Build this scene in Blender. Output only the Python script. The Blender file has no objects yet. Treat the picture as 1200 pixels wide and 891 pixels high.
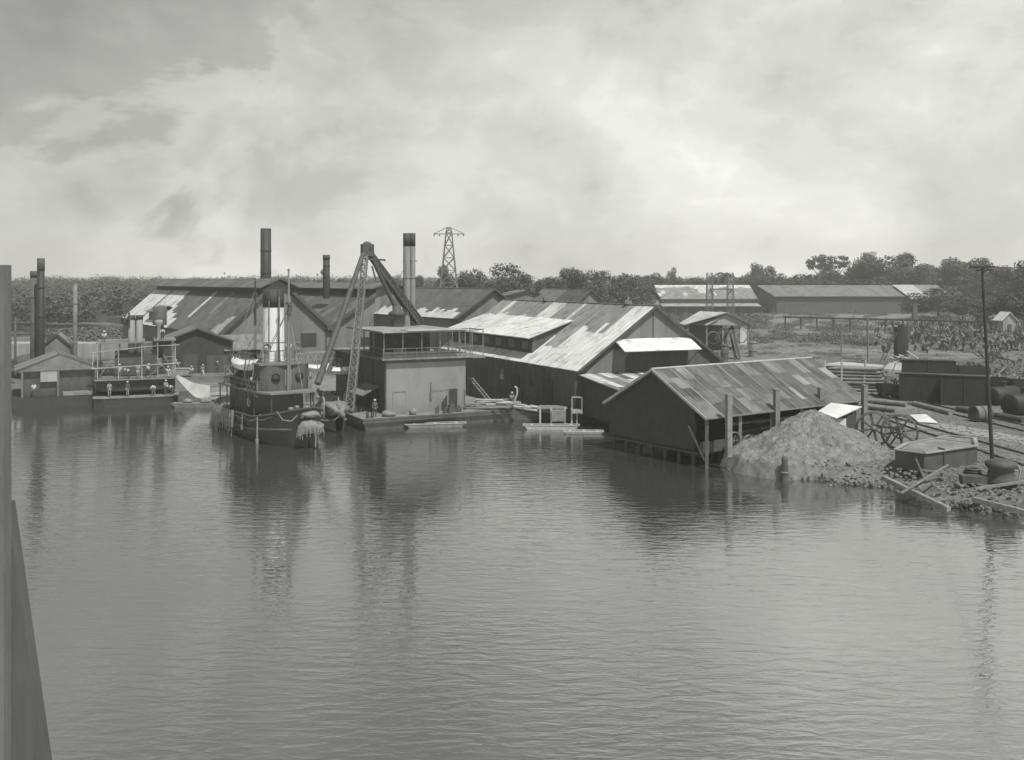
import bpy, math, random
import numpy as np
from mathutils import Vector, Matrix
R = math.radians
C = bpy.context.scene.collection
F, HZ, H = 1150.0, 328.0, 15.0      # focal length in photo pixels, horizon row, eye height above the water

# ---------------------------------------------------------------- camera
cam = bpy.data.objects.new('camera', bpy.data.cameras.new('camera')); C.objects.link(cam)
cam.location = (0, 0, H); cam.rotation_euler = (R(90), 0, 0)
cam.data.sensor_fit = 'HORIZONTAL'; cam.data.sensor_width = 36; cam.data.lens = 36*F/1200
cam.data.shift_y = -(445.5-HZ)/1200
cam.data.clip_start = .1; cam.data.clip_end = 6000
bpy.context.scene.camera = cam

# ---------------------------------------------------------------- world and sun
TINT = (1.0, 1.0, .945)
SUN_EL, SUN_AZ = 60, 35              # degrees; azimuth to the right of straight behind the camera
w = bpy.data.worlds.new('World'); bpy.context.scene.world = w; w.use_nodes = True
nt = w.node_tree; nt.nodes.clear()
def N(t, typ, **k):
    n = t.nodes.new(typ)
    for a, v in k.items(): setattr(n, a, v)
    return n
def link(t, a, b): t.links.new(a, b)
def mth(t, op, a, b=None, clamp=False):
    n = N(t, 'ShaderNodeMath', operation=op); n.use_clamp = clamp
    for i, v in enumerate((a, b)):
        if v is None: continue
        if isinstance(v, (int, float)): n.inputs[i].default_value = v
        else: link(t, v, n.inputs[i])
    return n.outputs[0]
def ramp(t, fac, pts, interp='LINEAR'):
    n = N(t, 'ShaderNodeValToRGB'); link(t, fac, n.inputs[0]); cr = n.color_ramp; cr.interpolation = interp
    while len(cr.elements) < len(pts): cr.elements.new(.5)
    for e, (p, v) in zip(cr.elements, pts): e.position = p; e.color = (v, v, v, 1)
    return n.outputs[0]
def noise(t, vec, scale, detail=5, rough=.55, dist=0):
    n = N(t, 'ShaderNodeTexNoise'); link(t, vec, n.inputs['Vector'])
    n.inputs['Scale'].default_value = scale; n.inputs['Detail'].default_value = detail
    n.inputs['Roughness'].default_value = rough; n.inputs['Distortion'].default_value = dist
    return n.outputs[0]
def mapping(t, vec, scale=(1,1,1), loc=(0,0,0), rot=(0,0,0)):
    n = N(t, 'ShaderNodeMapping'); link(t, vec, n.inputs[0])
    n.inputs['Scale'].default_value = scale; n.inputs['Location'].default_value = loc; n.inputs['Rotation'].default_value = rot
    return n.outputs[0]
sky = N(nt, 'ShaderNodeTexSky', sky_type='NISHITA'); sky.sun_disc = False
sky.sun_elevation = R(SUN_EL); sky.sun_rotation = R(180-SUN_AZ); sky.dust_density = 2.5
bw = N(nt, 'ShaderNodeRGBToBW'); link(nt, sky.outputs[0], bw.inputs[0])
tc = N(nt, 'ShaderNodeTexCoord'); d = tc.outputs['Generated']
sp = N(nt, 'ShaderNodeSeparateXYZ'); link(nt, d, sp.inputs[0])
v1 = mapping(nt, d, (1, 1, 1.9), (.35, .2, .12))
big = noise(nt, v1, 2.3, 3, .5, .25)
med = noise(nt, mapping(nt, d, (1, 1, 1.25), (3.1, 0, .4)), 6.5, 12, .60, .3)
fine = noise(nt, mapping(nt, d, (1, 1, 1.8), (0, 5, 0)), 15, 8, .62, .2)
s = mth(nt, 'ADD', mth(nt, 'MULTIPLY', big, .50), mth(nt, 'ADD', mth(nt, 'MULTIPLY', med, .36), mth(nt, 'MULTIPLY', fine, .14)))
cl = ramp(nt, s, [(.38, .28), (.455, .37), (.50, .415), (.55, .47), (.64, .565)], 'EASE')
# the bank of heavy cloud high on the left, the brighter cloud low on the right
lft = ramp(nt, mth(nt, 'ADD', mth(nt, 'MULTIPLY', sp.outputs[0], -1.0), mth(nt, 'MULTIPLY', sp.outputs[2], 1.6)), [(.18, 1.0), (.82, .44)], 'EASE')
low = ramp(nt, sp.outputs[2], [(0.0, 1.10), (.12, 1.06), (.30, 1.05), (.48, .72), (.7, .60), (1, .60)], 'EASE')
puf = noise(nt, mapping(nt, d, (1, 1, 1.3), (7.3, 2, .9)), 4.5, 12, .56, .3)
pm = ramp(nt, mth(nt, 'MULTIPLY', sp.outputs[0], -1.0), [(.10, 0), (.30, 1)], 'EASE')
pe = ramp(nt, puf, [(.485, 0), (.53, 1), (.62, .45), (.75, .2)], 'EASE')
cl = mth(nt, 'ADD', cl, mth(nt, 'MULTIPLY', mth(nt, 'MULTIPLY', pm, pe), .12))
lowv = mth(nt, 'MULTIPLY', cl, lft)
clv = mth(nt, 'MULTIPLY', lowv, low)
cov = ramp(nt, big, [(.30, .90), (.5, .96)])
mx = N(nt, 'ShaderNodeMix', data_type='FLOAT'); link(nt, cov, mx.inputs[0]); link(nt, bw.outputs[0], mx.inputs[2])
link(nt, mth(nt, 'MULTIPLY', clv, 10.0), mx.inputs[3])
tn = N(nt, 'ShaderNodeMix', data_type='RGBA', blend_type='MULTIPLY'); tn.inputs[0].default_value = 1
link(nt, mx.outputs[0], tn.inputs[6]); tn.inputs[7].default_value = (*TINT, 1)
bg = N(nt, 'ShaderNodeBackground'); bg.inputs[1].default_value = .15; link(nt, tn.outputs[2], bg.inputs[0])
wo = N(nt, 'ShaderNodeOutputWorld'); link(nt, bg.outputs[0], wo.inputs[0])
sl = bpy.data.lights.new('sun', 'SUN'); sl.energy = 3.7; sl.angle = R(.55); sl.color = (1, .995, .94)
so = bpy.data.objects.new('sun', sl); C.objects.link(so)
sd = Vector((math.sin(R(SUN_AZ))*math.cos(R(SUN_EL)), -math.cos(R(SUN_AZ))*math.cos(R(SUN_EL)), math.sin(R(SUN_EL))))
so.rotation_euler = sd.to_track_quat('Z', 'Y').to_euler(); so.location = (60, -60, 120)
vs = bpy.context.scene.view_settings
vs.view_transform = 'Standard'; vs.look = 'None'; vs.gamma = 1; vs.exposure = 0.30; vs.use_curve_mapping = False
bpy.context.scene.cycles.volume_bounces = 0

# ---------------------------------------------------------------- helpers
rnd = random.Random(7)
def P(px, py, Y): return Vector(((px-600)/F*Y, Y, H-(py-HZ)/F*Y))
def G(px, py, z=0.0):
    Y = (H-z)*F/(py-HZ); return Vector(((px-600)/F*Y, Y, z))
def lerp(a, b, t): return a+(b-a)*t

def mat(name, val, var=.3, scale=1.0, rough=.85, streak=1.0, bump=.0, bscale=None, fine=.0, tint=(1, 1, 1), spec=.3, metal=0.0, stain=0.0):
    """weathered matt surface: grey value broken up by two sizes of noise (streak < 1 draws it out downwards)"""
    m = bpy.data.materials.new(name); m.use_nodes = True; t = m.node_tree
    b = t.nodes['Principled BSDF']; b.inputs['Roughness'].default_value = rough
    b.inputs['Specular IOR Level'].default_value = spec; b.inputs['Metallic'].default_value = metal
    tc = N(t, 'ShaderNodeTexCoord'); v = mapping(t, tc.outputs['Object'], (1, 1, streak))
    a = noise(t, v, scale, 6, .6); c = noise(t, v, scale*6.3, 4, .65)
    k = mth(t, 'ADD', mth(t, 'MULTIPLY', a, .7), mth(t, 'MULTIPLY', c, .3))
    r = ramp(t, k, [(.30, val*(1-var)), (.5, val), (.70, val*(1+var))])
    if stain:
        q = ramp(t, noise(t, mapping(t, tc.outputs['Object'], (1, 1, streak*.6), (9, 4, 2)), scale*.5, 5, .7, .4), [(.44, 1-stain), (.58, 1)])
        r = mth(t, 'MULTIPLY', r, q)
    mxn = N(t, 'ShaderNodeMix', data_type='RGBA', blend_type='MULTIPLY'); mxn.inputs[0].default_value = 1
    link(t, r, mxn.inputs[6]); mxn.inputs[7].default_value = (*tint, 1)
    link(t, mxn.outputs[2], b.inputs['Base Color'])
    if bump:
        bn = N(t, 'ShaderNodeBump'); bn.inputs['Strength'].default_value = min(1, bump*4); bn.inputs['Distance'].default_value = bump
        link(t, noise(t, v, bscale or scale*4, 5, .65), bn.inputs['Height']); link(t, bn.outputs[0], b.inputs['Normal'])
    return m

def sheet_mat(name, rough=.55):
    """iron sheeting: the tone of each sheet comes from the mesh, rust runs down the slope, corrugation as bump"""
    m = bpy.data.materials.new(name); m.use_nodes = True; t = m.node_tree
    b = t.nodes['Principled BSDF']; b.inputs['Roughness'].default_value = rough; b.inputs['Specular IOR Level'].default_value = .35
    at = N(t, 'ShaderNodeAttribute', attribute_name='tone'); uv = N(t, 'ShaderNodeUVMap', uv_map='uv')
    st = noise(t, mapping(t, uv.outputs[0], (2.2, .35, 1)), 1.0, 8, .68, .3)
    st2 = noise(t, mapping(t, uv.outputs[0], (.5, .5, 1)), 1.0, 6, .6, .4)
    f = mth(t, 'MULTIPLY', ramp(t, st, [(.33, .62), (.45, .95), (.56, 1.03), (.7, 1.2)]), ramp(t, st2, [(.36, .62), (.46, .93), (.52, 1.0), (.68, 1.08)]))
    mxn = N(t, 'ShaderNodeMix', data_type='RGBA', blend_type='MULTIPLY'); mxn.inputs[0].default_value = 1
    link(t, at.outputs['Color'], mxn.inputs[6]); link(t, f, mxn.inputs[7]); link(t, mxn.outputs[2], b.inputs['Base Color'])
    wv = N(t, 'ShaderNodeTexWave', wave_type='BANDS', bands_direction='X'); link(t, uv.outputs[0], wv.inputs[0]); wv.inputs['Scale'].default_value = .52; wv.inputs['Distortion'].default_value = .6
    bn = N(t, 'ShaderNodeBump'); bn.inputs['Strength'].default_value = .35; bn.inputs['Distance'].default_value = .02
    link(t, wv.outputs[1], bn.inputs['Height']); link(t, bn.outputs[0], b.inputs['Normal'])
    return m

class MB:
    def __init__(s): s.v = []; s.f = []; s.sm = []
    def add(s, vs, fs, smooth=False):
        o = len(s.v); s.v += [Vector(x) for x in vs]; s.f += [tuple(i+o for i in f) for f in fs]; s.sm += [smooth]*len(fs); return s
    def box(s, c, size, rz=0, tilt=None):
        hx, hy, hz = size[0]/2, size[1]/2, size[2]/2
        M = Matrix.Rotation(rz, 3, 'Z')
        if tilt is not None: M = M @ tilt
        vs = [Vector(c)+M@Vector((x*hx, y*hy, z*hz)) for x in (-1, 1) for y in (-1, 1) for z in (-1, 1)]
        return s.add(vs, [(0,1,3,2),(4,6,7,5),(0,4,5,1),(2,3,7,6),(0,2,6,4),(1,5,7,3)])
    def hexa(s, p):  # 8 points: bottom 4 (ccw), top 4
        return s.add(p, [(3,2,1,0),(4,5,6,7),(0,1,5,4),(1,2,6,5),(2,3,7,6),(3,0,4,7)])
    def beam(s, a, b, w, h=None):
        a, b = Vector(a), Vector(b); h = h or w; d = b-a
        if d.length < 1e-6: return s
        d.normalize(); up = Vector((0,0,1)) if abs(d.z) < .95 else Vector((0,1,0))
        x = d.cross(up).normalized()*w/2; y = x.normalized().cross(d)*h/2
        return s.hexa([a-x-y, a+x-y, b+x-y, b-x-y, a-x+y, a+x+y, b+x+y, b-x+y])
    def tube(s, a, b, r0, r1=None, n=10, caps=True):
        a, b = Vector(a), Vector(b); r1 = r0 if r1 is None else r1; d = (b-a)
        if d.length < 1e-6: return s
        d.normalize(); up = Vector((0,0,1)) if abs(d.z) < .95 else Vector((0,1,0))
        x = d.cross(up).normalized(); y = x.cross(d); vs = []
        for k in range(n):
            t = 2*math.pi*k/n; e = x*math.cos(t)+y*math.sin(t); vs += [a+e*r0, b+e*r1]
        s.add(vs, [(2*k, 2*((k+1)%n), 2*((k+1)%n)+1, 2*k+1) for k in range(n)], True)
        if caps: s.add([vs[2*k] for k in range(n)], [tuple(range(n))[::-1]]); s.add([vs[2*k+1] for k in range(n)], [tuple(range(n))])
        return s
    def path(s, pts, r, n=6):
        for a, b in zip(pts[:-1], pts[1:]): s.tube(a, b, r, r, n)
        return s
    def lathe(s, prof, c=(0,0,0), n=20, ax=None):
        c = Vector(c); M = Matrix.Identity(3) if ax is None else Vector(ax).to_track_quat('Z', 'Y').to_matrix(); vs = []
        for r, z in prof:
            for k in range(n):
                t = 2*math.pi*k/n; vs.append(c+M@Vector((r*math.cos(t), r*math.sin(t), z)))
        fs = [(i*n+k, i*n+(k+1)%n, (i+1)*n+(k+1)%n, (i+1)*n+k) for i in range(len(prof)-1) for k in range(n)]
        return s.add(vs, fs, True)
    def prism(s, poly, z0, z1):
        n = len(poly); vs = [Vector((p[0], p[1], z0)) for p in poly]+[Vector((p[0], p[1], z1)) for p in poly]
        return s.add(vs, [tuple(range(n))[::-1], tuple(range(n, 2*n))]+[(k, (k+1)%n, n+(k+1)%n, n+k) for k in range(n)])
    def slab(s, pts, th):   # any planar polygon thickened downwards
        n = len(pts); pts = [Vector(p) for p in pts]
        return s.add(pts+[p-Vector((0,0,th)) for p in pts], [tuple(range(n)), tuple(range(n, 2*n))[::-1]]+[(k, n+k, n+(k+1)%n, (k+1)%n) for k in range(n)])
    def blob(s, c, r, seed=0, sub=2, amp=.25):
        import bmesh
        bm = bmesh.new(); bmesh.ops.create_icosphere(bm, subdivisions=sub, radius=1); q = random.Random(seed)
        from mathutils import noise as mn
        off = Vector((q.uniform(-50, 50),)*3); rr = Vector(r) if hasattr(r, '__len__') else Vector((r,)*3)
        vs = []
        for v in bm.verts:
            k = 1+amp*mn.noise(v.co*1.7+off); vs.append(Vector(c)+Vector((v.co.x*rr.x, v.co.y*rr.y, v.co.z*rr.z))*k)
        bm.verts.index_update(); fs = [tuple(x.index for x in f.verts) for f in bm.faces]; bm.free()
        return s.add(vs, fs, True)
    def xform(s, M): s.v = [M@v for v in s.v]; return s
    def each(s, name, m, parent=None, world=True):
        """every connected piece as a mesh of its own"""
        par = list(range(len(s.v)))
        def fd(i):
            while par[i] != i: par[i] = par[par[i]]; i = par[i]
            return i
        for f in s.f:
            for i in f[1:]: par[fd(i)] = fd(f[0])
        gr = {}
        for f, sm in zip(s.f, s.sm): gr.setdefault(fd(f[0]), []).append((f, sm))
        out = []
        # caps of tubes are separate islands lying on the same points: merge islands that share a coordinate
        key = {}; alias = {}
        def fa(i):
            while alias.get(i, i) != i: i = alias[i]
            return i
        for gid, fl in gr.items():
            for f, _ in fl:
                for i in f:
                    k = tuple(round(c, 4) for c in s.v[i])
                    if k in key and fa(key[k]) != fa(gid): alias[fa(gid)] = fa(key[k])
                    key.setdefault(k, gid)
        mg = {}
        for gid, fl in gr.items(): mg.setdefault(fa(gid), []).extend(fl)
        for fl in mg.values():
            o = MB(); ix = {}
            for f, sm in fl:
                nf = []
                for i in f:
                    if i not in ix: ix[i] = len(o.v); o.v.append(s.v[i])
                    nf.append(ix[i])
                o.f.append(tuple(nf)); o.sm.append(sm)
            out.append(o.build(name, m, parent, world))
        return out
    def build(s, name, m, parent=None, world=True):
        off = parent_loc(parent) if (parent is not None and world) else Vector((0,0,0))
        me = bpy.data.meshes.new(name); me.from_pydata([v-off for v in s.v], [], s.f); me.update()
        me.polygons.foreach_set('use_smooth', s.sm); me.materials.append(m)
        o = bpy.data.objects.new(name, me); C.objects.link(o)
        if parent is not None: o.parent = parent
        return o
def parent_loc(o):
    v = Vector((0,0,0))
    while o is not None: v += o.location; o = o.parent
    return v
def tag(o, label=None, cat=None, group=None, kind=None):
    if label: o['label'] = label
    if cat: o['category'] = cat
    if group: o['group'] = group
    if kind: o['kind'] = kind
    return o
def thing(name, label, cat, loc=(0,0,0), rz=0, group=None):
    o = bpy.data.objects.new(name, None); C.objects.link(o); o.empty_display_size = .3
    o.location = loc; o.rotation_euler = (0, 0, rz); return tag(o, label, cat, group)
def solo(mb, name, m, label, cat, group=None, base=None):
    """a thing that is one mesh, its origin at its base"""
    if base is None:
        xs = [v.x for v in mb.v]; ys = [v.y for v in mb.v]; zs = [v.z for v in mb.v]
        base = Vector(((min(xs)+max(xs))/2, (min(ys)+max(ys))/2, min(zs)))
    mb.v = [v-Vector(base) for v in mb.v]; o = mb.build(name, m); o.location = base; return tag(o, label, cat, group)
def copy_tree(o, parent=None):
    c = o.copy(); C.objects.link(c); c.parent = parent
    for ch in [x for x in bpy.data.objects if x.parent == o]: copy_tree(ch, c)
    return c
def tree_copy(src, loc, rz=0, label=None, scale=None):
    c = copy_tree(src); c.location = loc; c.rotation_euler = (0, 0, rz)
    if scale: c.scale = scale
    if label: c['label'] = label
    return c
class Fr:
    """local frame: u to the right along the gable, v back along the ridge, z up"""
    def __init__(s, x, y, ang): s.o = Vector((x, y, 0)); s.a = R(ang); s.t = Vector((math.cos(s.a), math.sin(s.a), 0)); s.n = Vector((-math.sin(s.a), math.cos(s.a), 0))
    def __call__(s, u, v, z): return s.o+s.t*u+s.n*v+Vector((0,0,z))
    def box(s, mb, u0, u1, v0, v1, z0, z1):
        return mb.hexa([s(u0,v0,z0), s(u1,v0,z0), s(u1,v1,z0), s(u0,v1,z0), s(u0,v0,z1), s(u1,v0,z1), s(u1,v1,z1), s(u0,v1,z1)])

def roof_slope(name, p00, p10, p01, tone, m, parent, sw=1.0, sh=2.6, th=.12, seed=0, label=None):
    """one slope of a sheeted roof: eave start, eave end, ridge start; tone(a, b) gives the base colour of the sheet at (along 0-1, up 0-1)"""
    q = random.Random(seed); p00, p10, p01 = Vector(p00), Vector(p10), Vector(p01)
    U = p10-p00; V = p01-p00; lu, lv = U.length, V.length; nu = max(1, round(lu/sw)); nv = max(1, round(lv/sh))
    n = U.cross(V).normalized()
    if n.z < 0: n = -n
    off = parent_loc(parent); vs = []; fs = []; tones = []; uvs = []
    ue = [0]+[(i+q.uniform(-.22,.22))/nu for i in range(1, nu)]+[1]
    for i in range(nu):
        of = q.uniform(-.38,.38) if nv > 1 else 0
        be = [0]+[(j+of+q.uniform(-.08,.08))/nv for j in range(1, nv)]+[1]
        for j in range(nv):
            a0, a1, b0, b1 = ue[i], ue[i+1], be[j], be[j+1]
            lift = n*(.004+.03*q.random()); up = n*.014
            o = len(vs)
            vs += [p00+U*a0+V*b0+lift+up, p00+U*a1+V*b0+lift+up, p00+U*a1+V*b1+lift, p00+U*a0+V*b1+lift]
            fs.append((o, o+1, o+2, o+3)); tones.append(max(.02, tone((a0+a1)/2, (b0+b1)/2, q)))
            so_ = q.random()*7
            uvs += [(a0*lu+so_, b0*lv+so_), (a1*lu+so_, b0*lv+so_), (a1*lu+so_, b1*lv+so_), (a0*lu+so_, b1*lv+so_)]
    o = len(vs); b = [p00, p10, p10+V, p01]; vs += b+[x-n*th for x in b]
    for f in [(o+7,o+6,o+5,o+4),(o,o+1,o+5,o+4),(o+1,o+2,o+6,o+5),(o+2,o+3,o+7,o+6),(o+3,o,o+4,o+7),(o,o+3,o+2,o+1)]:
        fs.append(f); tones.append(tones[0]*.8); uvs += [(0,0)]*4
    me = bpy.data.meshes.new(name); me.from_pydata([v-off for v in vs], [], fs); me.update()
    ca = me.color_attributes.new('tone', 'FLOAT_COLOR', 'CORNER')
    ca.data.foreach_set('color', [c for t in tones for _ in range(4) for c in (t, t, t, 1)])
    uvl = me.uv_layers.new(name='uv'); uvl.data.foreach_set('uv', [c for p in uvs for c in p])
    me.materials.append(m); ob = bpy.data.objects.new(name, me); C.objects.link(ob); ob.parent = parent
    if label: ob['label'] = label
    return ob

# ---------------------------------------------------------------- materials
IRON = sheet_mat('corrugated_iron')
M = dict(
 wall=mat('dark_board_wall', .085, .35, .8, streak=.15, bump=.01),
 wallmid=mat('grey_iron_wall', .20, .25, .5, streak=.12, bump=.01, stain=.2),
 wallpale=mat('pale_wall', .33, .25, .5, streak=.2, stain=.25),
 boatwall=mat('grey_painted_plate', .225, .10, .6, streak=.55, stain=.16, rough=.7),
 black=mat('tarred_black', .045, .4, 1.2, rough=.7),
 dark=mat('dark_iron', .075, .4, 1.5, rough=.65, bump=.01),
 rust=mat('rusty_plate', .085, .45, .9, streak=.5, rough=.8, bump=.01),
 midmetal=mat('weathered_steel', .16, .35, 1.2, rough=.6),
 stack=mat('grey_stack_paint', .27, .15, .6, streak=.3, rough=.6, stain=.25),
 white=mat('white_paint', .66, .10, .7, streak=.3, rough=.55, stain=.18),
 canvas=mat('pale_canvas', .36, .25, 1.2, rough=.9, bump=.03, bscale=2),
 wood=mat('weathered_timber', .20, .4, 2.0, rough=.9, bump=.02),
 paletim=mat('pale_timber', .38, .3, 2.0, rough=.9, bump=.01),
 deck=mat('deck_planks', .23, .3, 1.5, rough=.9, bump=.01, stain=.3),
 rope=mat('old_rope', .2, .4, 6, rough=1, bump=.04, bscale=14),
 pitch=mat('pitch_black', .035, .3, 1.5, rough=.6),
 concrete=mat('old_concrete', .3, .2, .8, rough=.9, stain=.3),
 brick=mat('dull_brick', .10, .25, 1.5, rough=.9),
 skin=mat('skin', .12, .1, 3, rough=.6),
 hair=mat('dark_hair', .03, .2, 3),
 cloth=mat('white_cotton', .45, .12, 3, rough=.95),
 clothmid=mat('grey_cotton', .25, .2, 3, rough=.95),
 trouser=mat('dark_trousers', .09, .2, 3, rough=.95),
 trunk=mat('bark', .12, .3, 2, rough=.95),
)
def leaf_mat(name, val):
    m = bpy.data.materials.new(name); m.use_nodes = True; t = m.node_tree; b = t.nodes['Principled BSDF']
    b.inputs['Roughness'].default_value = .65; b.inputs['Specular IOR Level'].default_value = .25
    oi = N(t, 'ShaderNodeObjectInfo'); ge = N(t, 'ShaderNodeNewGeometry')
    v = mth(t, 'MULTIPLY', mth(t, 'ADD', mth(t, 'MULTIPLY', ge.outputs['Random Per Island'], .6), .7), val)
    v = mth(t, 'MULTIPLY', v, mth(t, 'ADD', mth(t, 'MULTIPLY', oi.outputs['Random'], .45), .78))
    link(t, v, b.inputs['Base Color']); return m
LEAF = leaf_mat('foliage', .07); LEAFP = leaf_mat('pale_foliage', .11); CANE = leaf_mat('cane_leaves', .14); GRASS = leaf_mat('grass_blades', .19)

# ---------------------------------------------------------------- water
wm = bpy.data.materials.new('harbour_water'); wm.use_nodes = True; t = wm.node_tree; b = t.nodes['Principled BSDF']
b.inputs['Base Color'].default_value = (.065, .065, .062, 1); b.inputs['Roughness'].default_value = .9; b.inputs['Specular IOR Level'].default_value = 0
tc = N(t, 'ShaderNodeTexCoord'); o_ = tc.outputs['Object']
n1 = noise(t, mapping(t, o_, (.42, 1.25, 1), rot=(0,0,R(7))), 1.55, 3.5, .55, .6)
n2 = noise(t, mapping(t, o_, (.75, 1.5, 1), rot=(0,0,R(-14))), 3.1, 3, .5, .2)
n3 = noise(t, mapping(t, o_, (.8, 1.0, 1)), .045, 3, .5)
calm = ramp(t, n3, [(.36, .35), (.64, 1.15)])
hgt = mth(t, 'MULTIPLY', mth(t, 'ADD', mth(t, 'MULTIPLY', n1, .060), mth(t, 'MULTIPLY', n2, .007)), calm)
bn = N(t, 'ShaderNodeBump'); bn.inputs['Strength'].default_value = .75; bn.inputs['Distance'].default_value = 1.0
link(t, hgt, bn.inputs['Height'])
gl = N(t, 'ShaderNodeBsdfGlossy'); gl.inputs['Roughness'].default_value = .035; link(t, bn.outputs[0], gl.inputs['Normal'])
fr_n = N(t, 'ShaderNodeFresnel'); fr_n.inputs['IOR'].default_value = 1.9; link(t, bn.outputs[0], fr_n.inputs['Normal'])
ms = N(t, 'ShaderNodeMixShader'); link(t, mth(t, 'ADD', mth(t, 'MULTIPLY', fr_n.outputs[0], .46), .54), ms.inputs[0]); link(t, b.outputs[0], ms.inputs[1]); link(t, gl.outputs[0], ms.inputs[2])
link(t, ms.outputs[0], t.nodes['Material Output'].inputs['Surface'])
mb = MB(); mb.add([(-700,-200,0),(700,-200,0),(700,330,0),(-700,330,0)], [(0,1,2,3)])
tag(mb.build('water', wm), kind='structure')

# ---------------------------------------------------------------- ground: one sheet with a bank down to the water
gm = bpy.data.materials.new('yard_earth'); gm.use_nodes = True; t = gm.node_tree; b = t.nodes['Principled BSDF']; b.inputs['Roughness'].default_value = .95
tc = N(t, 'ShaderNodeTexCoord'); o_ = tc.outputs['Object']
a_ = noise(t, o_, .06, 6, .65, .3); c_ = noise(t, mapping(t, o_, (.35, 1, 1), rot=(0,0,R(-12))), .7, 8, .7, .6); e_ = noise(t, o_, 5, 5, .7)
k_ = mth(t, 'ADD', mth(t, 'MULTIPLY', a_, .35), mth(t, 'ADD', mth(t, 'MULTIPLY', c_, .45), mth(t, 'MULTIPLY', e_, .2)))
link(t, ramp(t, k_, [(.36, .055), (.47, .105), (.55, .16), (.66, .28)]), b.inputs['Base Color'])
bn = N(t, 'ShaderNodeBump'); bn.inputs['Strength'].default_value = .8; bn.inputs['Distance'].default_value = .15; link(t, k_, bn.inputs['Height']); link(t, bn.outputs[0], b.inputs['Normal'])
shore = [G(1420,648), G(1290,622), G(1200,603), G(1150,597), G(1105,590), G(1062,574), G(1010,568), G(965,563), G(925,557), G(885,547), G(862,537)]
shore = [Vector((p.x, p.y, 0)) for p in shore]
shore += [Vector(p) for p in [(20.3,82.6,0),(14.0,93,0),(11.0,100.5,0),(7.2,104.5,0),(-4.5,127,0),(-20,137,0),(-34,128,0),(-40,121.5,0),(-56,121.5,0),(-90,122,0),(-150,124,0),(-600,140,0)]]
# refine the natural bank, roughen it
pts = []
for i, (p, q) in enumerate(zip(shore[:-1], shore[1:])):
    nn = max(1, int((q-p).length/1.2)) if i < 10 else 1
    for k in range(nn):
        r = p.lerp(q, k/nn)
        if i < 10: r += Vector((rnd.uniform(-.25,.25), rnd.uniform(-.35,.35), 0))
        pts.append(r)
pts.append(shore[-1])
gv = []; gf = []; n = len(pts)
def inland(i, dd):
    a, b2 = pts[max(0,i-1)], pts[min(n-1,i+1)]; d2 = (b2-a).normalized(); nrm = Vector((d2.y, -d2.x, 0))
    if nrm.y < 0 and i < n-3 and False: nrm = -nrm
    return pts[i]+nrm*dd
for i in range(n):
    nat = i < n-13
    a = inland(i, -.5 if nat else 0); b2 = inland(i, .0); c2 = inland(i, (.9+.5*rnd.random()) if nat else .02); d2 = inland(i, 2.6 if nat else .04)
    gv += [(a.x,a.y,-.8), (b2.x,b2.y,-.03+.1*rnd.random()*nat if nat else -.5), (c2.x,c2.y,.42+.15*rnd.random() if nat else 1.19), (d2.x,d2.y,1.2)]
for i in range(n-1):
    for k in range(3): gf.append((4*i+k, 4*i+k+1, 4*(i+1)+k+1, 4*(i+1)+k))
far = len(gv); gv += [(-600,1000,1.2), (700,1000,1.2), (700,G(1420,648).y,1.2)]
gf.append(tuple([4*i+3 for i in range(n)]+[far, far+1, far+2]))
me = bpy.data.meshes.new('ground'); me.from_pydata(gv, [], gf); me.materials.append(gm)
import bmesh
bm = bmesh.new(); bm.from_mesh(me); bmesh.ops.triangulate(bm, faces=[f for f in bm.faces if len(f.verts) > 4]); bmesh.ops.recalc_face_normals(bm, faces=bm.faces); bm.to_mesh(me); bm.free()
go = bpy.data.objects.new('ground', me); C.objects.link(go); tag(go, kind='structure')
# low far hills
from mathutils import noise as mn
hv = []; hf = []; nx = 90
for j in range(8):
    for i in range(nx):
        x = -560+1220*i/(nx-1); y = 760+j*30; e = math.sin(math.pi*j/7)
        hv.append((x, y, 1+e*(9+7*mn.noise(Vector((x*.006, 3.3, 0)))+4*mn.noise(Vector((x*.02, y*.02, 0))))))
hf = [(j*nx+i, j*nx+i+1, (j+1)*nx+i+1, (j+1)*nx+i) for j in range(7) for i in range(nx-1)]
me = bpy.data.meshes.new('hills'); me.from_pydata(hv, [], hf); me.polygons.foreach_set('use_smooth', [True]*len(hf)); me.materials.append(mat('hill_scrub', .075, .4, .05, bump=.6, bscale=.3))
o = bpy.data.objects.new('hills', me); C.objects.link(o); tag(o, kind='structure')

# ---------------------------------------------------------------- haze
hz = MB(); hz.box((30, 490, 24), (1500, 1240, 54))
hzm = bpy.data.materials.new('haze_air'); hzm.use_nodes = True; t = hzm.node_tree; t.nodes.clear()
pv = N(t, 'ShaderNodeVolumePrincipled'); pv.inputs['Density'].default_value = .0005; pv.inputs['Color'].default_value = (.93, .935, .89, 1); pv.inputs['Anisotropy'].default_value = .0
oo = N(t, 'ShaderNodeOutputMaterial'); link(t, pv.outputs[0], oo.inputs['Volume'])
tag(hz.build('haze', hzm), kind='stuff')

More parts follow.
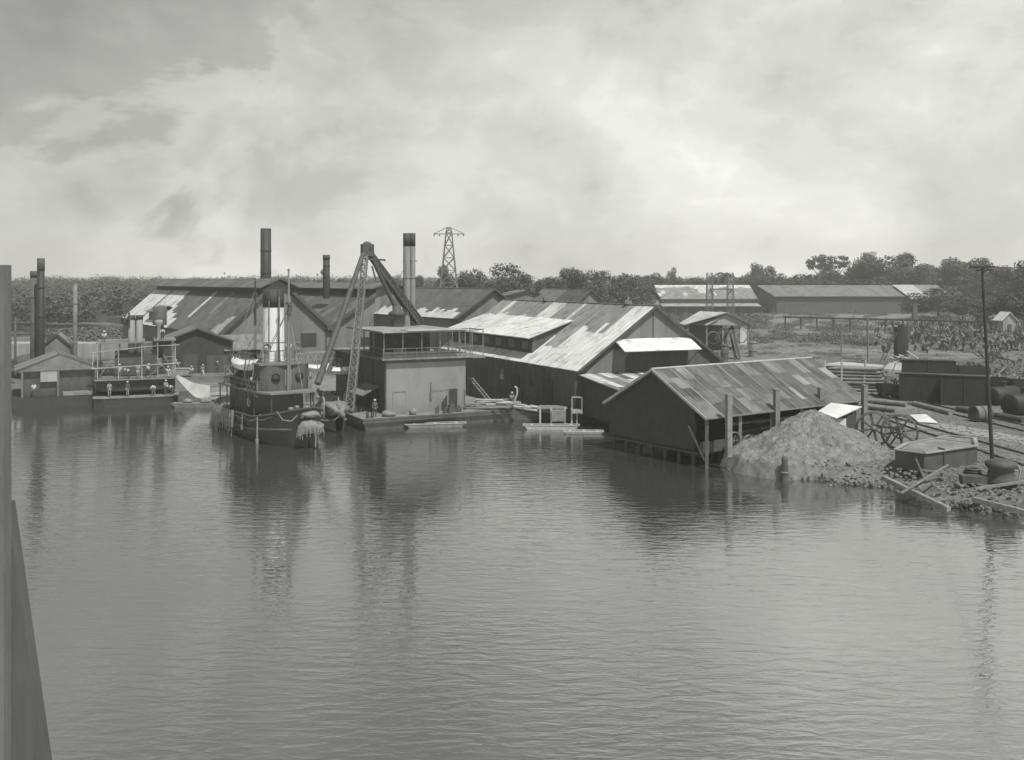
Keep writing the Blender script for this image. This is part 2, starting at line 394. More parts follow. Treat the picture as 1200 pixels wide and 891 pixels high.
# ---------------------------------------------------------------- buildings
def flat(v, j=.12):
    return lambda a, b, q: v*(1+j*(q.random()*2-1))
def gable(name, label, cat, fr, W, L, z0, ze, zr, tl, tr, wallm, over=.5, eo=.6, group=None, sw=1.0, sh=2.6, seed=1, openw=None):
    root = thing(name, label, cat, fr(W/2, 0, z0), group=group)
    mb = MB(); i = .0; k = (zr-ze)/(W/2); ins = .10
    sec = [(0, z0), (W, z0), (W, ze-ins), (W/2, zr-ins), (0, ze-ins)]
    vs = [fr(u, 0, z) for u, z in sec]+[fr(u, L, z) for u, z in sec]
    mb.add(vs, [(0,1,2,3,4), (9,8,7,6,5), (0,5,6,1), (1,6,7,2), (2,7,8,3), (3,8,9,4), (4,9,5,0)])
    mb.build('wall', wallm, root)
    d = eo; ez = ze-k*d
    roof_slope('roof', fr(-d, -over, ez), fr(-d, L+over, ez), fr(W/2, -over, zr), tl, IRON, root, sw, sh, seed=seed)
    roof_slope('roof', fr(W+d, -over, ez), fr(W+d, L+over, ez), fr(W/2, -over, zr), tr, IRON, root, sw, sh, seed=seed+1)
    rb = MB(); 
    for sgn in (-1, 1):
        rb.beam(fr(W/2, -over-.03, zr-.02), fr(W/2+sgn*(W/2+d), -over-.03, ez-.02), .06, .24)
    rb.build('bargeboard', M['wall'] if wallm is not M['wallpale'] else M['white'], root)
    cb = MB(); cb.tube(fr(W/2, -over, zr+.06), fr(W/2, L+over, zr+.06), .1, n=6); cb.build('ridge_cap', M['midmetal'], root)
    return root
def wallbox(name, root, fr, u0, u1, v0, v1, z0, z1, m, label=None):
    b = MB(); fr.box(b, u0, u1, v0, v1, z0, z1); o = b.build(name, m, root)
    if label: o['label'] = label
    return o

# big waterside shed -------------------------------------------------
f1 = Fr(6.65, 102, 26.3)
def t_big(a, b, q):   # a: 0 near gable - 1 far end ; b: 0 eave - 1 ridge
    v = .66
    if b > .62 and .11 < a < .80 : v = .235 if q.random() > .12 else .33
    if .36 < b <= .66 and .24 < a < .50: v = .30
    if b > .62 and (.38 < a < .40 or .50 < a < .60): v = .58
    if a > .80 and b > .62: v = .27 if (int(a*36) % 4) else .55
    if b < .34 and a > .72: v = .50
    return v*(1+.07*(q.random()-.5))
shed = gable('waterside_shed', 'large gabled shed at the water with bright patched iron roof and dark walls', 'shed', f1, 19.4, 37, .0, 5.5, 12.13,
             t_big, flat(.3, .3), M['wall'], over=.5, eo=.0, sw=.95, sh=3.9, seed=3)
# gable head cladding in lighter grey, its sunlit triangle put into the colour, vertical joint boards
g = MB(); fw = lambda u, z, v=-.03: f1(u, v, z)
ks = (12.13-5.5)/9.7
g.slab([f1(.5,-.04,0)]*0 or [f1(4.4,-.05,8.1), f1(15.0,-.05,8.1), f1(9.7,-.05,11.75)], .001) if False else None
g.add([fw(4.7,8.72), fw(14.7,8.72), fw(9.7,11.85), fw(4.7,8.72,-.08), fw(14.7,8.72,-.08), fw(9.7,11.85,-.08)], [(3,4,5),(0,3,5,2),(1,2,5,4),(0,1,4,3)])
g.build('lit_gable_cladding', M['wallmid'], shed)
g = MB(); g.beam(fw(9.55,8.75,-.14), fw(9.55,11.6,-.14), .1, .05); g.build('joint_batten', M['dark'], shed)
g = MB(); g.add([fw(1.0,5.1), fw(6.0,5.1), fw(6.0,7.6), fw(3.9,7.6), fw(1.0,5.1,-.07), fw(6.0,5.1,-.07), fw(6.0,7.6,-.07), fw(3.9,7.6,-.07)], [(4,5,6,7),(0,4,7,3),(3,7,6,2),(2,6,5,1),(1,5,4,0)])
g.build('lit_wall_patch', M['wallmid'], shed)  # lighter grey patch paints the sunlit part of the dark gable wall
# white awning on the gable
A0, A1 = f1(4.55,-2.3,7.5), f1(14.4,-2.3,7.45)
roof_slope('awning', A0, A1, f1(4.55,-.05,8.7), flat(.70,.03), IRON, shed, 1.2, 2.6, .05, 11)
g = MB(); g.beam(f1(14.0,-2.2,7.35), f1(14.0,-.05,5.6), .1); g.beam(f1(5.0,-2.2,7.4), f1(5.0,-.05,5.8), .1); g.each('awning_brace', M['wood'], shed)
# dormer near the far end of the left slope
def on_slope(u): return 5.5+ks*u
d0, d1 = 12.5, 36.5
g = MB(); g.add([f1(1.4,d0,on_slope(1.4)-.1), f1(6.5,d0,on_slope(6.5)), f1(1.4,d0,8.35), f1(1.4,d1,on_slope(1.4)-.1), f1(6.5,d1,on_slope(6.5)), f1(1.4,d1,8.35)], [(0,1,2),(3,5,4),(0,2,5,3),(2,1,4,5)])
dm = g.build('dormer', M['wall'], shed)
roof_slope('dormer_roof', f1(.6,d0-.4,8.25), f1(.6,d1+.4,8.25), f1(6.6,d0-.4,on_slope(6.6)+.22), lambda a,b,q: (.68 if a < .62 else .58)*(1+.1*(q.random()-.5)), IRON, shed, 1.0, 3.0, .1, 5)
g = MB()
for k in range(6): f1.box(g, 1.33, 1.40, d0+1+k*3.6, d0+2.6+k*3.6, 6.9, 7.8)
g.each('dormer_louvre', M['midmetal'], shed)
# openings, framing and gear on the long dark wall
for k, (v0, v1, z0, z1) in enumerate([(5,7.2,1.4,4.2),(13,15,1.4,4.0),(22,24,1.4,4.0)]):
    dr = wallbox('door', shed, f1, -.06, .0, v0, v1, z0, z1, M['black'])
for k, v0 in enumerate((17.2, 9.5)):
    wn = wallbox('window', shed, f1, -.05, -.0, v0, v0+1.0, 3.0, 4.3, M['midmetal'] if k == 0 else M['dark'])
    wallbox('pane', wn, f1, -.08, -.052, v0+.1, v0+.9, 3.1, 3.65, M['paletim'] if k == 0 else M['black'])
g = MB()
for k in range(18): g.beam(f1(-.04, k*2.05+.1, .0), f1(-.04, k*2.05+.1, 5.35), .09, .06)
g.beam(f1(-.05,0,1.4), f1(-.05,37,1.4), .2, .1); g.build('wall_framing', M['rust'], shed)
# little ridge ventilators
g = MB()
for v in (5.2, 24.5): g.beam(f1(9.3,v,12.1), f1(10.6,v+1,13.0), .12); g.box(f1(9.7,v,12.45), (.9,.5,.4), f1.a)
g.each('ridge_vent', M['midmetal'], shed)
# lean-to in front of the gable
lt = thing('lean_to', 'small lean-to with patchy streaked roof between the two waterside sheds', 'lean-to', f1(5,-5,0))
roof_slope('roof', f1(.2,-10.4,3.95), f1(14,-10.4,3.95), f1(.2,-.12,5.15), lambda a,b,q: q.choice([.10,.14,.42,.55,.2,.3]), IRON, lt, .75, 3.4, .1, 21)
g = MB(); g.hexa([f1(.6,-10.2,.9), f1(13,-10.2,.9), f1(13,-.15,.9), f1(.6,-.15,.9), f1(.6,-10.2,3.8), f1(13,-10.2,3.8), f1(13,-.15,4.9), f1(.6,-.15,4.9)]); g.build('wall', M['black'], lt)
# flat roof strip seen at the foot of the gable's right side
lt2 = thing('side_porch', 'low flat-roofed porch at the foot of the big shed gable', 'porch', f1(16,-3,1.2))
roof_slope('roof', f1(12.5,-3.8,4.6), f1(22,-3.8,4.6), f1(12.5,-.15,5.0), flat(.3,.2), IRON, lt2, 1, 2, .1, 23)
g = MB(); g.hexa([f1(14.2,-3.5,1.2), f1(21.6,-3.5,1.2), f1(21.6,-.15,1.2), f1(14.2,-.15,1.2), f1(14.2,-3.5,4.45), f1(21.6,-3.5,4.45), f1(21.6,-.15,4.8), f1(14.2,-.15,4.8)]); g.build('wall', M['wall'], lt2)

# front shed ----------------------------------------------------------
f2 = Fr(15.4, 77.6, 35.4)     # u along the ridge here (to the right-back), v across
W2, L2, ze2, zr2 = 12.3, 20.0, 4.0, 7.45
fs_ = thing('open_waterfront_shed', 'open shed with rusty streaked patchwork iron roof beside the gravel heap', 'shed', f2(L2/2, W2/2, 1.2))
def t_front(a, b, q):
    r = q.random(); v = .075+.045*q.random()
    if r > .66: v = .135+.07*q.random()
    if r > .95: v = .27
    if b < .30 and a < .5: v *= .85
    if a > .8 and b < .4: v = .13
    return v
roof_slope('roof', f2(-.1,-.1,ze2), f2(L2+1,-.1,ze2), f2(-.1,W2/2,zr2), t_front, IRON, fs_, .92, 1.75, .1, 8)
roof_slope('roof', f2(-.1,W2+.1,ze2), f2(L2+1,W2+.1,ze2), f2(-.1,W2/2,zr2), flat(.14,.4), IRON, fs_, .92, 1.75, .1, 9)
g = MB(); q = random.Random(2)
for k in range(17):
    u_ = .9+k*1.13+q.uniform(-.2,.2); a_, b_ = q.choice([(0,.5),(0,1),(.3,1),(.5,1),(0,.35)]); P0 = f2(u_,-.1,ze2+.06); P1 = f2(u_,W2/2,zr2+.06); g.beam(P0.lerp(P1,a_), P0.lerp(P1,b_), q.choice([.04,.05,.09]), .02)
g.build('lap_joints', M['wallpale'], fs_)
g = MB(); g.beam(f2(-.15,-.1,ze2-.02), f2(-.15,W2/2,zr2-.02), .07, .2); g.beam(f2(-.15,W2+.1,ze2-.02), f2(-.15,W2/2,zr2-.02), .07, .2)
g.build('bargeboard', M['paletim'], fs_)
g = MB(); g.tube(f2(-.15,W2/2,zr2+.05), f2(L2+1,W2/2,zr2+.05), .1, n=6); g.build('ridge_cap', M['paletim'], fs_)
g = MB(); g.beam(f2(-.1,-.15,ze2+.02), f2(L2+1,-.15,ze2+.02), .06, .12); g.build('eave_board', M['wood'], fs_)
# gable end wall down to the water, back wall, posts on the open side
g = MB()
g.add([f2(.3,1.6,1.15), f2(.3,W2-.3,1.15), f2(.3,W2-.3,ze2-.1), f2(.3,W2/2,zr2-.2), f2(.3,1.6,ze2+.75),
       f2(.45,1.6,1.15), f2(.45,W2-.3,1.15), f2(.45,W2-.3,ze2-.1), f2(.45,W2/2,zr2-.2), f2(.45,1.6,ze2+.75)], [(0,1,2,3,4),(9,8,7,6,5),(0,5,6,1),(1,6,7,2),(2,7,8,3),(3,8,9,4),(4,9,5,0)])
f2.box(g, .46, L2, W2-.5, W2-.3, 1.15, ze2-.1); f2.box(g, .1, 12, .9, W2-.2, .95, 1.14); f2.box(g, L2-.1, L2, .4, W2-.5, 1.2, ze2-.1)
g.build('wall', M['pitch'], fs_)  # near-black colour stands in for the shade within the open gable end
g = MB()
f2.box(g, .2, 11, .8, .95, 1.1, 2.0); g.build('low_wall', M['dark'], fs_)
for k in range(6):
    q = MB(); q.beam(f2(.25+k*3.9,.25,-.4), f2(.25+k*3.9,.25,ze2-.1), .26); q.build('post', M['wood'] if k else M['dark'], fs_)
for k, (u0, z0) in enumerate([(.2,0)]):
    q = MB(); q.beam(f2(.22,.4,.6), f2(.22,2.2,3.2), .12); q.build('brace', M['wood'], fs_)
g = MB()
for k in range(7):
    for u_ in (.35,3.5,6.5): g.tube(f2(u_, 1.8+k*1.6, -1), f2(u_, 1.8+k*1.6, 1.2), .16, n=8)
g.each('piling', M['pitch'], fs_)
# things stored under it
g = MB(); q = random.Random(4)
for k in range(12): g.beam(f2(3+q.random()*10, 1.2+q.random()*2, 1.3+.15*k), f2(8+q.random()*10, 1.4+q.random()*2, 1.3+.15*k), .2)
solo(g, 'timber_stack', M['wood'], 'stack of beams lying under the open waterfront shed', 'timber')
for k, (u, rr) in enumerate([(3.2,.75),(4.9,.55)]):
    t_ = thing('spoked_wheel', ['larger iron wheel leaning under the near eave of the open shed','smaller iron wheel beside the larger one under the open shed eave'][k], 'wheel', f2(u,.1,1.2), f2.a, 'wheels under the open shed eave')
    a = MB(); a.lathe([(rr-.07,-.06),(rr,-.06),(rr,.06),(rr-.07,.06),(rr-.07,-.06)], (0,0,rr), 22, (0,1,.12)); a.build('rim', M['midmetal'], t_, False)
    a = MB()
    for j in range(6): th = j*math.pi/3; a.tube((0,0,rr), (math.cos(th)*(rr-.05),0,rr+math.sin(th)*(rr-.05)), .035, n=5)
    a.build('spokes', M['midmetal'], t_, False)
for k,(px,pt,pb,Y,lab) in enumerate([(854,463,531,77.6,'leftmost square mooring post before the open shed roof'),(910,457,500,82.2,'second mooring post from the left before the open shed roof'),(962,455,482,87.0,'third mooring post from the left beside the white-roofed hut'),(1013,452,484,87,'rightmost mooring post behind the big spoked wheels')]):
    a = P(px,pt,Y); g = MB(); g.box((a.x, a.y, (a.z+1.0)/2), (.42,.42,a.z-1.0), .3); g.box((a.x,a.y,a.z+.02),(.47,.47,.08),.3)
    solo(g, 'mooring_post', M['wood'], lab, 'post', 'square mooring posts along the shed')

# the two long workshop halls with raised ridge monitors --------------
def monitor_hall(name, label, fr, W, L, z0, ze, zm, zr, mw, tl, wm_, seed):
    """gabled hall whose ridge carries a raised monitor roof of half width mw"""
    root = thing(name, label, 'workshop', fr(W/2, 0, z0)); h = W/2
    mb = MB(); sec = [(0,z0),(W,z0),(W,ze-.1),(h+mw-.3,zm-.1),(h+mw-.3,zm+.75),(h,zr-.15),(h-mw+.3,zm+.75),(h-mw+.3,zm-.1),(0,ze-.1)]; n = len(sec)
    vs = [fr(u,0,z) for u,z in sec]+[fr(u,L,z) for u,z in sec]
    mb.add(vs, [(0,1,2,8),(2,3,7,8),(3,4,6,7),(4,5,6),(9,17,11,10),(11,17,16,12),(12,16,15,13),(13,15,14)]+[(k,n+k,n+(k+1)%n,(k+1)%n) for k in range(n)])
    mb.build('wall', wm_, root)
    k = (zm-ze)/(h-mw); d = .7
    for sg, sd_ in ((-1,0),(1,1)):
        c = lambda u: h+sg*u
        roof_slope('roof', fr(c(h+d),-.6,ze-k*d), fr(c(h+d),L+.6,ze-k*d), fr(c(mw-.1),-.6,zm+.0), tl if sg < 0 else flat(.11,.3), IRON, root, 1.5, 3.0, .15, seed+sd_)
        kk = (zr-zm-.9)/(mw+.6)
        roof_slope('monitor_roof', fr(c(mw+.9),-1.0,zm+.85), fr(c(mw+.9),L+.6,zm+.85), fr(c(0),-1.0,zr), flat(.12,.25) if sg < 0 else flat(.12,.3), IRON, root, 1.5, 3.0, .12, seed+4+sd_)
        g = MB(); g.beam(fr(c(h+d),-.65,ze-k*d), fr(c(mw),-.65,zm), .08, .55); g.build('bargeboard', M['wall'], root)
        g = MB(); fr.box(g, min(c(mw-.28),c(mw-.22)), max(c(mw-.28),c(mw-.22)), .1, L, zm-.05, zm+.75); g.build('clerestory', M['black'], root)  # coloured black for the shadow under the raised monitor roof
    return root
fh1 = Fr(-44.2, 150, 34.8)
def t_h1(a, b, q):
    v = .105+.03*q.random()
    if a > .43+.22*b: v = .60+.04*q.random()
    if abs(a-.80) < .012: v = .22
    if .36 < a < .39 and .45 < b < .97: v = .55
    if .02 < a < .09 and b < .24: v = .34
    if .33 < a < .38 and .5 < b < .8: v = .2
    if .22 < a < .24 and b > .3: v = .2
    return v
hall1 = monitor_hall('workshop_hall', 'long workshop hall left of centre with bright new sheets at its far end', fh1, 17.6, 62, 1.2, 7.17, 12.9, 15.2, 2.4, t_h1, M['wallmid'], 40)
fh2 = Fr(-29.8+.1, 160+.06, 34.8)
hall2 = monitor_hall('workshop_hall', 'dark-roofed workshop hall behind the floating derrick', fh2, 22.0, 62, 1.2, 7.4, 12.6, 14.5, 3.0, flat(.115,.25), M['wallmid'], 50)
wallbox('opening', hall1, fh1, 12.6, 15.3, -.05, .02, 4.2, 6.4, M['black'])
wallbox('door', hall1, fh1, 2.6, 5.0, -.05, .02, 1.2, 4.4, M['black'])
g = MB()
for u in (10.5,16.8): fh1.box(g, u, u+.25, -.1, 0, 1.2, 8)
g.each('pilaster', M['wall'], hall1)
wallbox('opening', hall2, fh2, 5, 9, -.05, .02, 1.2, 5.4, M['black'])
dv = thing('roof_ventilator', 'small ridged ventilator house on the bright end of the long hall roof', 'roof vent', fh1(1.5,40,8.5))
g = MB(); fh1.box(g, .3, 4.2, 37.5, 43.5, 7.2, 9.4); g.build('wall', M['wallmid'], dv)
roof_slope('roof', fh1(-.2,37.1,9.1), fh1(-.2,43.9,9.1), fh1(2.2,37.1,10.2), flat(.2,.2), IRON, dv, 1, 2, .1, 60)
roof_slope('roof', fh1(4.6,37.1,9.1), fh1(4.6,43.9,9.1), fh1(2.2,37.1,10.2), flat(.2,.2), IRON, dv, 1, 2, .1, 61)
# small annexe in front of hall 1 gable
an = thing('annexe', 'small grey-roofed annexe with slatted front at the foot of the hall gable', 'annexe', fh1(3,-3,1.2))
roof_slope('roof', fh1(-1.2,-4.4,4.4), fh1(7.2,-4.4,4.4), fh1(-1.2,-.7,6.6), flat(.19,.15), IRON, an, 1, 2.2, .1, 62)
g = MB(); g.hexa([fh1(-.8,-4,1.2), fh1(6.9,-4,1.2), fh1(6.9,-.1,1.2), fh1(-.8,-.1,1.2), fh1(-.8,-4,4.4), fh1(6.9,-4,4.4), fh1(6.9,-.1,6.3), fh1(-.8,-.1,6.3)]); g.build('wall', M['wall'], an)
g = MB()
for k in range(9): fh1.box(g, -.6+k*.85, -.45+k*.85, -4.08, -4.0, 1.2, 4.3)
g.each('front_slat', M['wallmid'], an)
# black open shed
f3 = Fr(P(190,400,143).x, 143, 20)
bs = gable('boat_shed', 'black open-fronted boat shed on the quay with low grey roof', 'shed', f3, 9.7, 12, 1.2, 6.0, 7.85, flat(.17,.25), flat(.12,.25), M['black'], over=.5, eo=.4, seed=70)
wallbox('door_frame', bs, f3, 2.9, 4.9, -.06, .02, 1.2, 4.0, M['wall']); 
g = MB(); f3.box(g, 6.2, 9.2, -.08, 0, 1.2, 3.8); g.each('front_slat', M['wall'], bs)
# dark hall above the funnels
f4 = Fr(-8.1, 143.8, 34.8)
hc = gable('storehouse', 'tall dark-roofed storehouse with a pale strip along its eave behind the shed', 'storehouse', f4, 12.6, 27, 1.2, 9.6, 13.6,
           lambda a,b,q: .50+.04*q.random() if b < .26 and a > .02 else .105+.02*q.random(), flat(.1,.2), M['wallmid'], over=.6, eo=.5, sh=2.0, seed=75)
wallbox('window', hc, f4, 7, 9, -.05, .02, 6, 8, M['dark'])
# far small gable
f5 = Fr(P(675,356,200).x, 200, 20)
hd = gable('warehouse', 'brown-roofed warehouse with small gable just beyond the big shed ridge', 'warehouse', f5, 6.4, 26, 1.2, 10.2, 12.9, lambda a,b,q: .09 if a < .45 else .17, flat(.09), M['wallmid'], over=.5, eo=.3, seed=80)
f5b = Fr(P(640,352,215).x-12, 222, 8)
he = gable('warehouse', 'low flat-pitched warehouse roof behind the tree-side end of the storehouse', 'warehouse', f5b, 16, 16, 1.2, 10.6, 12.6, flat(.15), flat(.13), M['wallmid'], seed=84)
# long sheds at the right back
f6 = Fr(P(776,351,360).x, 360, 4)      # u along the ridge, v back
e6 = thing('long_warehouse', 'long warehouse with pale ridge strip and scattered bright sheets on its roof', 'warehouse', f6(20,8,1.2))
LE = 35.5
roof_slope('roof', f6(-1,-1,7.9), f6(LE,-1,7.9), f6(-1,9,13.0), lambda a,b,q: .56 if b > .80 else (.52 if q.random() > .84 and .25 < b < .85 else .2+.06*q.random()), IRON, e6, 1.6, 2.4, .2, 90)
roof_slope('roof', f6(-1,19,7.9), f6(LE,19,7.9), f6(-1,9,13.0), flat(.2), IRON, e6, 2.2, 3, .2, 91)
g = MB(); sec = [(-0,1.2),(18,1.2),(18,7.8),(9,12.6),(0,7.8)]
g.add([f6(0,v,z) for v,z in sec]+[f6(LE-1,v,z) for v,z in sec], [(0,1,2,3,4),(9,8,7,6,5),(0,5,6,1),(1,6,7,2),(2,7,8,3),(3,8,9,4),(4,9,5,0)]); g.build('wall', M['wallmid'], e6)
roof_slope('porch_roof', f6(-1,-5,5.4), f6(LE,-5,5.4), f6(-1,-.1,6.3), flat(.34,.1), IRON, e6, 2.2, 3, .15, 92)
g = MB()
for k in range(12): g.beam(f6(k*4,-4.7,1.2), f6(k*4,-4.7,5.3), .3)
g.each('porch_post', M['wall'], e6)
f7 = Fr(P(741,350,330).x, 330, 4)
e7 = thing('glazed_warehouse', 'small gabled warehouse with a row of windows and pale roof edge', 'warehouse', f7(5,8,1.2))
g = MB(); sec7 = [(0,1.2),(9.6,1.2),(9.6,8.6),(6.4,12.9),(0,8.6)]
g.add([f7(u,0,z) for u,z in sec7]+[f7(u,22,z) for u,z in sec7], [(0,1,2,3,4),(9,8,7,6,5),(0,5,6,1),(1,6,7,2),(2,7,8,3),(3,8,9,4),(4,9,5,0)]); g.build('wall', M['wall'], e7)
roof_slope('roof', f7(-.6,-.8,8.3), f7(-.6,22,8.3), f7(6.4,-.8,13.1), flat(.14), IRON, e7, 2, 3, .2, 93)
roof_slope('roof', f7(10.3,-.8,7.9), f7(10.3,22,7.9), f7(6.4,-.8,13.1), flat(.34), IRON, e7, 2, 3, .2, 94)
for k in range(6):
    wn = wallbox('window', e7, f7, 1.6+k*1.25, 2.6+k*1.25, -.08, .02, 8.6, 9.9, M['midmetal']); wallbox('pane', wn, f7, 1.75+k*1.25, 2.45+k*1.25, -.12, -.085, 8.75, 9.75, M['dark'])
wallbox('window_apron', e7, f7, .3, 9.3, -.1, .02, 6.6, 8.2, M['wallpale'])
f8 = Fr(P(910,347,400).x, 400, -1.5)
e8 = thing('brick_warehouse', 'long plain brick warehouse with unbroken grey roof beyond the field', 'warehouse', f8(27,7,1.2))
roof_slope('roof', f8(-1,-1,8.2), f8(55,-1,8.2), f8(-1-5.5,7,12.7), flat(.17,.12), IRON, e8, 2.4, 9, .25, 95)
roof_slope('roof', f8(-6.8,15,8.2), f8(55,15,8.2), f8(-1-5.5,7,12.7), flat(.17,.12), IRON, e8, 2.4, 9, .25, 96)
g = MB(); g.add([f8(0,0,1), f8(54,0,1), f8(54,14,1), f8(-6.2,14,1), f8(0,0,8.3), f8(54,0,8.3), f8(54,14,8.3), f8(-6.2,14,8.3), f8(-5,7,12.3), f8(54,7,12.3)], [(0,1,5,4),(1,2,6,9,5),(2,3,7,6),(3,0,4,8,7),(4,5,9,8),(8,9,6,7)]); g.build('wall', M['brick'], e8)
wallbox('door', e8, Fr(f8(-3,6,0).x, f8(-3,6,0).y, -66), -.9, .9, -1.2, .3, 1.2, 5, M['black'])
f9 = Fr(P(1058,350,398).x, 398, -1.5)
e9 = thing('goods_shed', 'pale-roofed goods shed at the right end of the brick warehouse', 'shed', f9(6,6,1.2))
roof_slope('roof', f9(2,-3,7.4), f9(20,-3,7.4), f9(-2,6,12.9), lambda a,b,q: .42 if a < .42 else .2, IRON, e9, 2, 3, .2, 97)
g = MB(); f9.box(g, 3, 18, -.5, 8, 1.2, 8.2); g.build('wall', M['brick'], e9)
# white hut in the yard
fA = Fr(P(828,382,188).x, 188, -2)
hw = thing('open_hut', 'small white-roofed gabled hut standing on posts in the far yard', 'hut', fA(2,6,1.2))
ua = 8.1
roof_slope('roof', fA(-4.4,6,6.4), fA(0,-.6,6.35), fA(-0.2,6.6,8.75), flat(.5,.06), IRON, hw, 1.2, 3, .12, 98)
roof_slope('roof', fA(ua+.6,-.6,6.4), fA(ua+.2,6.6,6.4), fA(3.7,-.6,8.75), flat(.3,.06), IRON, hw, 1.2, 3, .12, 99)
roof_slope('roof', fA(-4.4,-.6,6.4), fA(-4.4,6,6.4), fA(3.7,-.6,8.75), flat(.5,.06), IRON, hw, 1.2, 3, .12, 198)
g = MB(); g.add([fA(-.6,-.1,6.3), fA(8.1,-.1,6.3), fA(3.7,-.1,8.5), fA(-.6,.1,6.3), fA(8.1,.1,6.3), fA(3.7,.1,8.5)], [(0,1,2),(5,4,3),(0,3,4,1),(1,4,5,2),(2,5,3,0)]); g.build('gable_board', M['wallpale'], hw)
g = MB()
for u,v in ((-3.6,0),(0,0),(4,0),(7.9,0),(-3.6,5.4),(7.9,5.4)): g.beam(fA(u,v,1.2), fA(u,v,6.4), .3)
g.each('post', M['wood'], hw); wallbox('wall', hw, fA, -3.6, 3.5, 3, 3.2, 1.2, 6.3, M['wall'])
wallbox('wall', hw, fA, 6.4, 7.9, -.05, .1, 2.6, 6.2, M['white'])
# left: dockside shed on its low barge
fB = Fr(P(25,467,114.5).x, 114.5, 27)
ob = gable('float_shed', 'small gabled shed with open front on the low wharf at far left', 'shed', fB, 8.1, 9, 1.25, 4.55, 6.15, flat(.2,.15), flat(.15,.15), M['dark'], over=.12, eo=.7, seed=110)
g = MB(); g.add([fB(-.4,-.2,4.2), fB(8.5,-.2,4.2), fB(4.05,-.2,6.05), fB(-.4,-.3,4.2), fB(8.5,-.3,4.2), fB(4.05,-.3,6.05)], [(3,4,5),(0,2,1),(0,1,4,3),(1,2,5,4),(2,0,3,5)]); g.build('gable_board', M['midmetal'], ob)
g = MB()
for u in (.1, 3.9, 8): g.beam(fB(u,-.4,1.25), fB(u,-.4,4.5), .22)
g.beam(fB(0,-.42,4.4), fB(8.1,-.42,4.4), .25, .15); g.each('front_frame', M['midmetal'], ob)
wallbox('shutter', ob, fB, 2.0, 3.8, -.45, -.35, 3.0, 4.3, M['wallpale'], 'pale hanging shutter')
wallbox('bench', ob, fB, 4.4, 7.6, -.9, -.45, 1.3, 1.8, M['wood'])
g = MB(); fB.box(g, -1.0, 9.3, -1.3, 9.5, -.3, 1.24); solo(g, 'float', M['pitch'], 'low dark float carrying the small gabled shed at far left', 'float')
fC = Fr(P(50,400,132).x, 132, 20)
ks2 = gable('hut', 'narrow grey gabled hut standing on the quay behind the float shed', 'hut', fC, 3.4, 6, 1.2, 6.2, 7.7, flat(.13), flat(.2), M['wallmid'], eo=.2, over=.2, seed=115)
# quay apron on the left
g = MB(); g.prism([(-20,138),(-33.5,129),(-38,122.4),(-38,118.5),(-33.5,118.5),(-28,125),(-14,133)], .9, 1.45); solo(g, 'quay', M['deck'], 'timber quay deck behind the tug with pale plank edge', 'quay')

# ---------------------------------------------------------------- chimneys and stacks
def stack(name, px, top, bot, wpx, Y, m, label, cap=None, parent=None, hollow=True, cat='chimney'):
    a = P(px, top, Y); b0 = P(px, bot, Y); r = wpx/F*Y/2; g = MB()
    h = a.z-b0.z
    g.lathe([(r*1.04, 0),(r, h*.3),(r*.97,h),(r*.82,h),(r*.8,h-1.5)], b0, 24); g.lathe([(0,h-1.5),(r*.8,h-1.5)], b0, 24)
    root = thing(name, label, cat, b0); g.build('shaft', m, root)
    if cap:
        g = MB(); g.lathe([(r*.99,-cap),(r*1.06,-cap),(r*1.04,.02),(r*.8,.03)], a, 24); g.build('cap', M['dark'], root)
    g = MB()
    for k in (.25,.5,.75): g.lathe([(r*1.01,-.06),(r*1.08,-.06),(r*1.08,.06),(r*1.0,.06)], b0.lerp(a, k), 20)
    g.build('band', m, root); return root
stack('chimney', 311.5, 268, 372, 12.5, 178, M['pitch'], 'tall thick dark chimney rising behind the workshop hall ridge')
stack('chimney', 382.5, 299, 350, 8, 172, M['pitch'], 'shorter dark chimney between the two workshop gables', .8)
stack('chimney', 48, 303, 440, 8, 126, M['pitch'], 'tall dark chimney behind the float shed at left', 1.6)
stack('chimney', 40, 318, 440, 8.5, 128, M['rust'], 'lower rust-streaked chimney just left of the tall dark one', .8)
stack('chimney', 88, 333, 425, 5, 133, M['midmetal'], 'slim pale stack on the quay right of the paired chimneys')
stack('mast_pole', 18, 372, 440, 2.5, 130, M['dark'], 'thin dark post near the left frame edge', cat='pole')

# ---------------------------------------------------------------- lattice work
def lattice(mb, a, b, w0, w1, n=8, r=.05, cr=.03):
    a, b = Vector(a), Vector(b); d = (b-a).normalized(); up = Vector((0,0,1)) if abs(d.z) < .9 else Vector((0,1,0))
    x = d.cross(up).normalized(); y = x.cross(d)
    def c(k, t): w_ = lerp(w0, w1, t)/2; return a.lerp(b, t)+x*w_*(1 if k in (0,1) else -1)+y*w_*(1 if k in (0,3) else -1)
    for k in range(4): mb.beam(c(k,0), c(k,1), r*2)
    for i in range(n):
        for k in range(4):
            t0, t1 = i/n, (i+1)/n
            mb.beam(c(k,t0), c((k+1)%4,t1), cr*2); mb.beam(c((k+1)%4,t0), c(k,t1), cr*2); mb.beam(c(k,t1), c((k+1)%4,t1), cr*2)
    return mb
